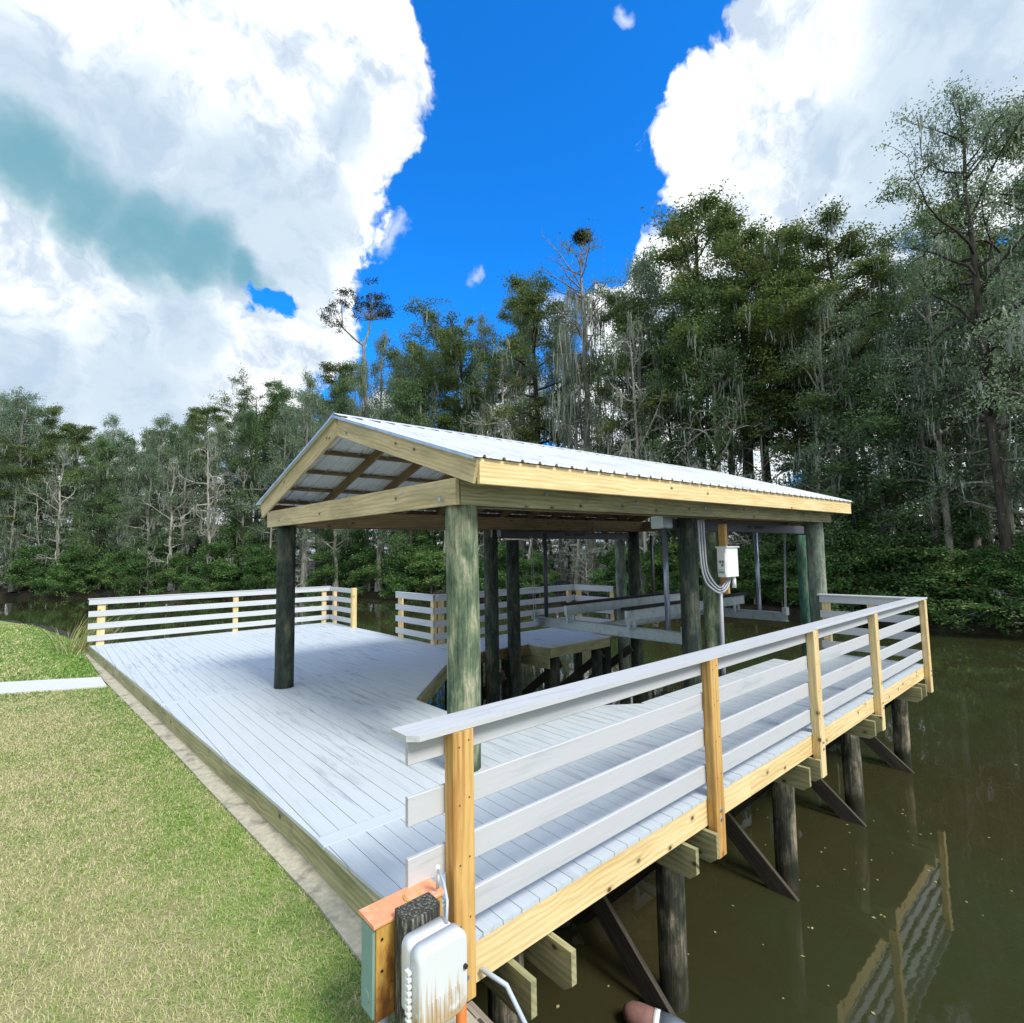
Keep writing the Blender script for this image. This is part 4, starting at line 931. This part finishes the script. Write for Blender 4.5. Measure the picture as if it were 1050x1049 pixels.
# lone flat-topped pine
def lone_pine():
    rng = np.random.default_rng(5); d, t_ = bank_hit(376); dist = t_ + 9; x, y = d * dist; v = bearing(376, 298); H = CAMZ + dist * v[2] / math.hypot(v[0], v[1]) + .5
    e = thing('lone_pine', 'lone bare-trunked pine with a small flat umbrella crown standing above all its neighbours', 'tree', (x, y, -.5))
    side = np.array([d[1], -d[0], 0]); tubes = []; cl = []
    tr = curve(rng, (0, 0, 0), (0, 0, 1), H * .80, 8, .02, .03); tubes.append((tr, np.linspace(.30, .17, 9)))
    mpp = dist / 527; fork = tr[-1]; dv = np.array([d[0], d[1], 0]); hubs = []
    for (hx, hy, r_) in ((-24, 333, .10), (2, 325, .12), (-6, 345, .06)):
        tgt = side * hx * mpp + np.array([0, 0, H - (hy - 298) * mpp * 1.1]); sN = np.linspace(0, 1, 8)[:, None]
        md = fork * .5 + tgt * .5 + side * (-.5 if hx < 0 else .35); hubs.append(tgt); pp = (1 - sN) ** 2 * fork + 2 * sN * (1 - sN) * md + sN ** 2 * tgt + rng.normal(0, .05, (8, 3)) * sN; tubes.append((pp, np.linspace(r_ * 1.3, r_ * .7, 8)))
    for (cx_, cy_) in ((-40, 322), (-33, 316), (-30, 330), (-24, 304), (-16, 300), (-10, 308), (-3, 303), (4, 296), (10, 300), (17, 308), (20, 316), (13, 318), (4, 312), (-12, 316), (-36, 326), (-20, 310), (0, 308), (8, 306), (14, 312)):
        for rep in range(2):
            c_ = side * cx_ * mpp + dv * rng.uniform(-2.2, 2.2) + np.array([0, 0, H - (cy_ - 296) * mpp * 1.1]) + rng.normal(0, .15, 3)
            hb = hubs[0] if cx_ < -20 else hubs[1]; sN = np.linspace(0, 1, 6)[:, None]; md = (hb + c_) / 2 + np.array([0, 0, -.3]) + rng.normal(0, .2, 3)
            pp = (1 - sN) ** 2 * hb + 2 * sN * (1 - sN) * md + sN ** 2 * c_; tubes.append((pp, np.linspace(.06, .015, 6)))
            cl += [c_ + rng.normal(0, .32, 3) * np.array([1, 1, .5]) for _ in range(5)]
    V, F = tubes_np(tubes); o = bpy.data.objects.new('trunk', np_mesh('lone_trunk', V, F, np.zeros(len(V)), 'bark_grey')); COL.objects.link(o); o.parent = e
    V, F, T = leaves_np(rng, np.array(cl), 26, .26, .55, .20, .09); o = bpy.data.objects.new('crown', np_mesh('lone_crown', V, F, T, 'lf_dark')); COL.objects.link(o); o.parent = e
lone_pine()
# nest in the dead tree
sd = math.hypot(snag.location.x, snag.location.y); v = bearing(597, 243); hd = math.hypot(v[0], v[1]); rng = np.random.default_rng(9)
nc = np.array([v[0] / hd * sd, v[1] / hd * sd, CAMZ + sd * v[2] / hd])
base = snag.location; tb = []
for k in range(700):
    a = rng.normal(0, 1, 3); a /= np.linalg.norm(a); p_ = a * rng.uniform(.1, .62) ** 1.0 * np.array([1.15, 1.15, .7]) * (1 + .25 * math.sin(k)); d_ = rng.normal(0, 1, 3); d_[2] *= .4; d_ /= np.linalg.norm(d_)
    tb.append((np.array([p_ - d_ * .34, p_ + d_ * .34]), [.022, .012]))
V, F = tubes_np(tb); nest = bpy.data.objects.new('bird_nest', np_mesh('nest', V, F, np.zeros(len(V)), 'bark_dark')); COL.objects.link(nest); nest.location = nc
tag(nest, 'dark round bird nest of twigs in the top of the dead mossy tree', 'nest')
# supporting crown limbs that carry the nest
tb = []
for k in range(12):
    q0 = np.array([0, 0, -3.2 + .15 * k]) ; tgt = nc - np.array(base); 
lim = []
loc0 = np.array([base.x, base.y, base.z]); top_ = np.array([base.x, base.y, nc[2] - 3.0])
for k in range(20):
    rng2 = np.random.default_rng(200 + k); top_ = np.array([base.x, base.y, nc[2] - (2.6 if k < 2 else rng2.uniform(2.6, 8.5))]); a = rng2.uniform(0, 6.28); tgt = nc + np.array([math.cos(a) * .3, math.sin(a) * .3, -.4]) if k < 2 else top_ + np.array([math.cos(a) * rng2.uniform(1.2, 4.4), math.sin(a) * rng2.uniform(1.2, 4.4), rng2.uniform(.6, 3.0)])
    mid = (top_ + tgt) / 2 + rng2.normal(0, .35, 3); s_ = np.linspace(0, 1, 8)[:, None]; pts = (1 - s_) ** 2 * top_ + 2 * s_ * (1 - s_) * mid + s_ ** 2 * tgt + rng2.normal(0, .06, (8, 3)) * s_
    lim.append((pts, np.linspace(.07, .015, 8)))
    for j_ in range(5):
        q_ = pts[rng2.integers(3, 8)]; lim.append((curve(rng2, q_, rng2.normal(0, 1, 3) + np.array([0, 0, .5]), rng2.uniform(.5, 1.4), 4, .3, 0), np.linspace(.02, .007, 5)))
V, F = tubes_np(lim); o = bpy.data.objects.new('limb', np_mesh('limbs', V, F, np.zeros(len(V)), 'bark_grey')); COL.objects.link(o)
o.parent = snag; bpy.context.view_layer.update(); o.matrix_parent_inverse = snag.matrix_world.inverted()

# --- the wall of trees, row by row
rt = random.Random(11)
ZONES = [(90, 'by the left edge'), (180, 'behind the far left railing end'), (270, 'behind the far left railing middle'), (360, 'behind the pavilion gable'), (470, 'under the lone pine'),
         (560, 'above the metal roof ridge'), (660, 'around the tree with the nest'), (760, 'over the middle of the metal roof'), (880, 'over the low end of the metal roof'), (1000, 'beside the thick dark trunk'), (9999, 'at the right edge')]
def seg_name(px): return next(n_ for lim_, n_ in ZONES if px < lim_)
ROWN = ['front-row', 'second-row', 'mid-wood', 'rear', 'hindmost']
rowdef = [(1.2, 42, .55, .88, ['mos', 'bar', 'dee', 'sap', 'mos', 'bar', 'mos']), (4, 44, .72, .96, ['mos', 'cyp', 'mos', 'dee', 'mos']), (8, 46, .80, 1.0, ['mos', 'cyp', 'cyp', 'dee']), (14, 56, .80, .98, ['cyp', 'mos', 'cyp', 'dee']), (22, 64, .7, .92, ['dee', 'mos', 'cyp'])]
nk = dict(mos=4, dee=3, sap=2, bar=2, cyp=4)
LB = dict(mos='%s moss-draped tree %s', dee='%s deep green tree %s', sap='%s pale thin sapling %s', bar='%s bleached bare tree %s', cyp='%s dark cypress %s')
for ri, (sb, stp, f0, f1, kinds) in enumerate(rowdef):
    px = -90 + rt.uniform(0, stp)
    while px < 1150:
        if ri == 4 and px > 600: break
        if ri >= 1 and px > 600: px += stp * (.35 if ri == 1 else 1.0)
        k = rt.choice(kinds); s_ = seg_name(px); pr = '%s%d' % (k, rt.randrange(nk[k]))
        sl = skyline(px); f = rt.uniform(f0, f1); top = 570 - (570 - sl) * f * (.62 if k == 'sap' else 1)
        place(pr, px, sb + rt.uniform(-.7, 2.0), top, LB[k] % (ROWN[ri], s_), LB[k].replace('tree', 'trees').replace('cypress', 'cypresses').replace('sapling', 'saplings') % (ROWN[ri], s_), rz=rt.uniform(0, 6.28), sxy=(rt.uniform(.8, 1.15) if k != 'sap' else None))
        px += stp * rt.uniform(.75, 1.25) * (1 if px > 330 else .72)
# --- low dense growth deeper in the wood
px = -90
while px < 1140:
    s_ = seg_name(px)
    if 330 < px < 900: place('dee%d' % rt.randrange(3), px + 17, 27 + rt.uniform(-2, 4), None, 'far-back leafy tree %s' % s_, 'far back trees %s' % s_, height=rt.uniform(8, 11), sxy=rt.uniform(1.1, 1.4))
    place('dee%d' % rt.randrange(3), px, 19 + rt.uniform(-2, 4), None, 'low thick inner tree %s' % s_, 'low thick trees %s' % s_, height=rt.uniform(6.5, 9.5), sxy=rt.uniform(1.0, 1.3)); px += 40 if px > 300 else 26
# --- shrubs leaning over the water
px = -80
while px < 1130:
    for (sb, h0, h1, kk) in ((.3, 2.4, 4.0, ['bus0', 'bus1', 'bus3', 'bus0', 'tan0']), (2.6, 3.4, 5.6, ['bus0', 'bus2', 'bus1', 'tan1', 'bus2'])):
        k = rt.choice(kk); s_ = seg_name(px); q = px + rt.uniform(-12, 12)
        d_, t_ = bank_hit(q)
        nm = 'bare' if 'tan' in k else ('dark' if k == 'bus2' else 'green')
        place(k, q, sb + rt.uniform(-.2, .8), None, {'bare': 'pale bare %s shrub %s', 'dark': 'dark green %s shrub %s', 'green': 'bright green %s shrub %s'}[nm] % ('waterside' if sb < 1 else 'inner', s_),
              nm + (' waterside' if sb < 1 else ' inner') + ' shrubs along the far bank ' + s_, rz=rt.uniform(0, 6.28), height=rt.uniform(h0, h1) * (1.0 + .25 * (t_ > 45)), sxy=rt.uniform(.85, 1.25), cat='shrub')
    px += 36 if px > 300 else 24

for lb_, li_ in PLACED.items():
    if len(li_) < 2: continue
    li_.sort(key=lambda q: q[0]); n_ = len(li_)
    words = ['left of two', 'right of two'] if n_ == 2 else ['leftmost', 'second from left', 'third from left', 'fourth from left', 'fifth from left', 'sixth from left', 'seventh from left', 'eighth from left'][:n_ - 1] + ['rightmost']
    for (q_, e_), w_ in zip(li_, words): e_['label'] = lb_ + ', ' + w_
# ------------------------------------------------------------------ grass blades on the lawn near the camera
rng = np.random.default_rng(4)
def in_lawn(x, y):
    xe = np.interp(y, [q[1] for q in LAWN_EDGE[:9]], [q[0] for q in LAWN_EDGE[:9]])
    ok = (x < xe + .02) & ~((y > 12.05 + (.805 - x) * .465) & (y < 13.05 + (.775 - x) * .591))
    return ok
def blades(name, n, xr, yr, h, wd, dens=None):
    x = rng.uniform(*xr, n); y = yr[0] + (yr[1] - yr[0]) * rng.random(n) ** 1.35; k = in_lawn(x, y) & (x > -1.15 * y + .1); x, y = x[k], y[k]; N = len(x)
    P = np.stack([x, y, np.full(N, GZ - .003)], 1); a = rng.uniform(0, 6.28, N); tilt = rng.uniform(.2, 2.0, N)
    s_ = np.stack([np.cos(a), np.sin(a), np.zeros(N)], 1); b2 = np.stack([-np.sin(a), np.cos(a), np.zeros(N)], 1)
    sc = np.clip(y / 5, .8, 3)
    hh = (h * rng.uniform(.5, 1.4, N))[:, None]; ww = (wd * sc * rng.uniform(.6, 1.3, N))[:, None]
    mid = P + np.array([0, 0, .6]) * hh + b2 * hh * .25 * tilt[:, None]; tip = P + np.array([0, 0, .95]) * hh * (1 - .3 * tilt[:, None] * .5) + b2 * hh * tilt[:, None]
    V = np.stack([P - s_ * ww, P + s_ * ww, mid + s_ * ww * .7, mid - s_ * ww * .7, tip], 1).reshape(-1, 3)
    i = np.arange(N) * 5; F = np.concatenate([np.stack([i, i + 1, i + 2], 1), np.stack([i, i + 2, i + 3], 1), np.stack([i + 3, i + 2, i + 4], 1)])
    me = np_mesh(name, V, F, np.repeat(rng.random(N), 5), 'grass', 3); o = bpy.data.objects.new(name, me); COL.objects.link(o)
    o['kind'] = 'stuff'; o['label'] = 'short patchy green and straw-coloured lawn grass beside the dock'; o['category'] = 'grass'; return o
blades('grass', 520000, (-5, 1.5), (2.2, 12.8), .024, .0026)
blades('grass', 110000, (-9, 1.2), (12.4, 27), .045, .0035)
# reeds beside the far left railing
rd = []
V, F, T = [], [], []
rr = np.random.default_rng(8); n = 420
bx = rr.normal(.74, .22, n); by = rr.uniform(16.75, 18.9, n); L = rr.uniform(.5, 1.3, n); a = rr.uniform(0, 6.28, n)
for i in range(n):
    if bx[i] > .74 and by[i] < 17: continue
    p_ = np.array([bx[i], by[i], GZ - .1]); d_ = np.array([math.cos(a[i]) * .25 + (.25 if bx[i] > .4 else -.12), math.sin(a[i]) * .25, 1.]); o_ = len(V)
    s_ = np.array([-math.sin(a[i]), math.cos(a[i]), 0]) * .011
    for k in range(5):
        c_ = p_ + d_ * L[i] * k / 4 + np.array([d_[0], d_[1], -.35]) * (k / 4) ** 2.2 * L[i] * .75; wk = 1 - .8 * k / 4
        V += [c_ - s_ * wk, c_ + s_ * wk]
    T += [rr.random()] * 10
    F += [(o_ + 2 * k, o_ + 2 * k + 1, o_ + 2 * k + 3, o_ + 2 * k + 2) for k in range(4)]
me = np_mesh('reeds', np.array(V), np.array(F), np.array(T), 'reed'); o = bpy.data.objects.new('reed_clump', me); COL.objects.link(o)
tag(o, 'clump of dry straw and green reeds at the end of the far left railing', 'reeds')
# floating bits on the river and a few dead leaves on the lawn
rr = np.random.default_rng(12); V, F, T = [], [], []
for i in range(420):
    x, y = (rr.uniform(2.2, 9), rr.uniform(-.5, 8.5)) if i < 260 else (rr.uniform(4, 8), rr.uniform(4.6, 8.6))
    s_ = rr.uniform(.006, .022); a = rr.uniform(0, 6.28); o_ = len(V); c_, d_ = math.cos(a) * s_, math.sin(a) * s_
    V += [(x - c_, y - d_, WZ + .004), (x + d_ * .6, y - c_ * .6, WZ + .006), (x + c_, y + d_, WZ + .004), (x - d_ * .6, y + c_ * .6, WZ + .007)]; F.append((o_, o_ + 1, o_ + 2, o_ + 3)); T += [rr.uniform(.6, 1)] * 4
me = np_mesh('floating_leaves', np.array(V), np.array(F), np.array(T), 'reed'); o = bpy.data.objects.new('floating_leaves', me); COL.objects.link(o)
tag(o, 'scattered pale leaf bits floating on the brown water', 'leaf litter', kind='stuff')
me = np_mesh('fallen_leaf', np.array([(-.03, 0, 0), (0, -.018, .012), (.035, .004, .02), (.0, .02, .008)]), np.array([(0, 1, 2, 3)]), np.zeros(4), 'lf_dark')
o = bpy.data.objects.new('fallen_leaf', me); COL.objects.link(o); o.location = (-.02 - .55, 6.35, GZ + .03); tag(o, 'single dark dead leaf lying on the dry patch of lawn', 'leaf')
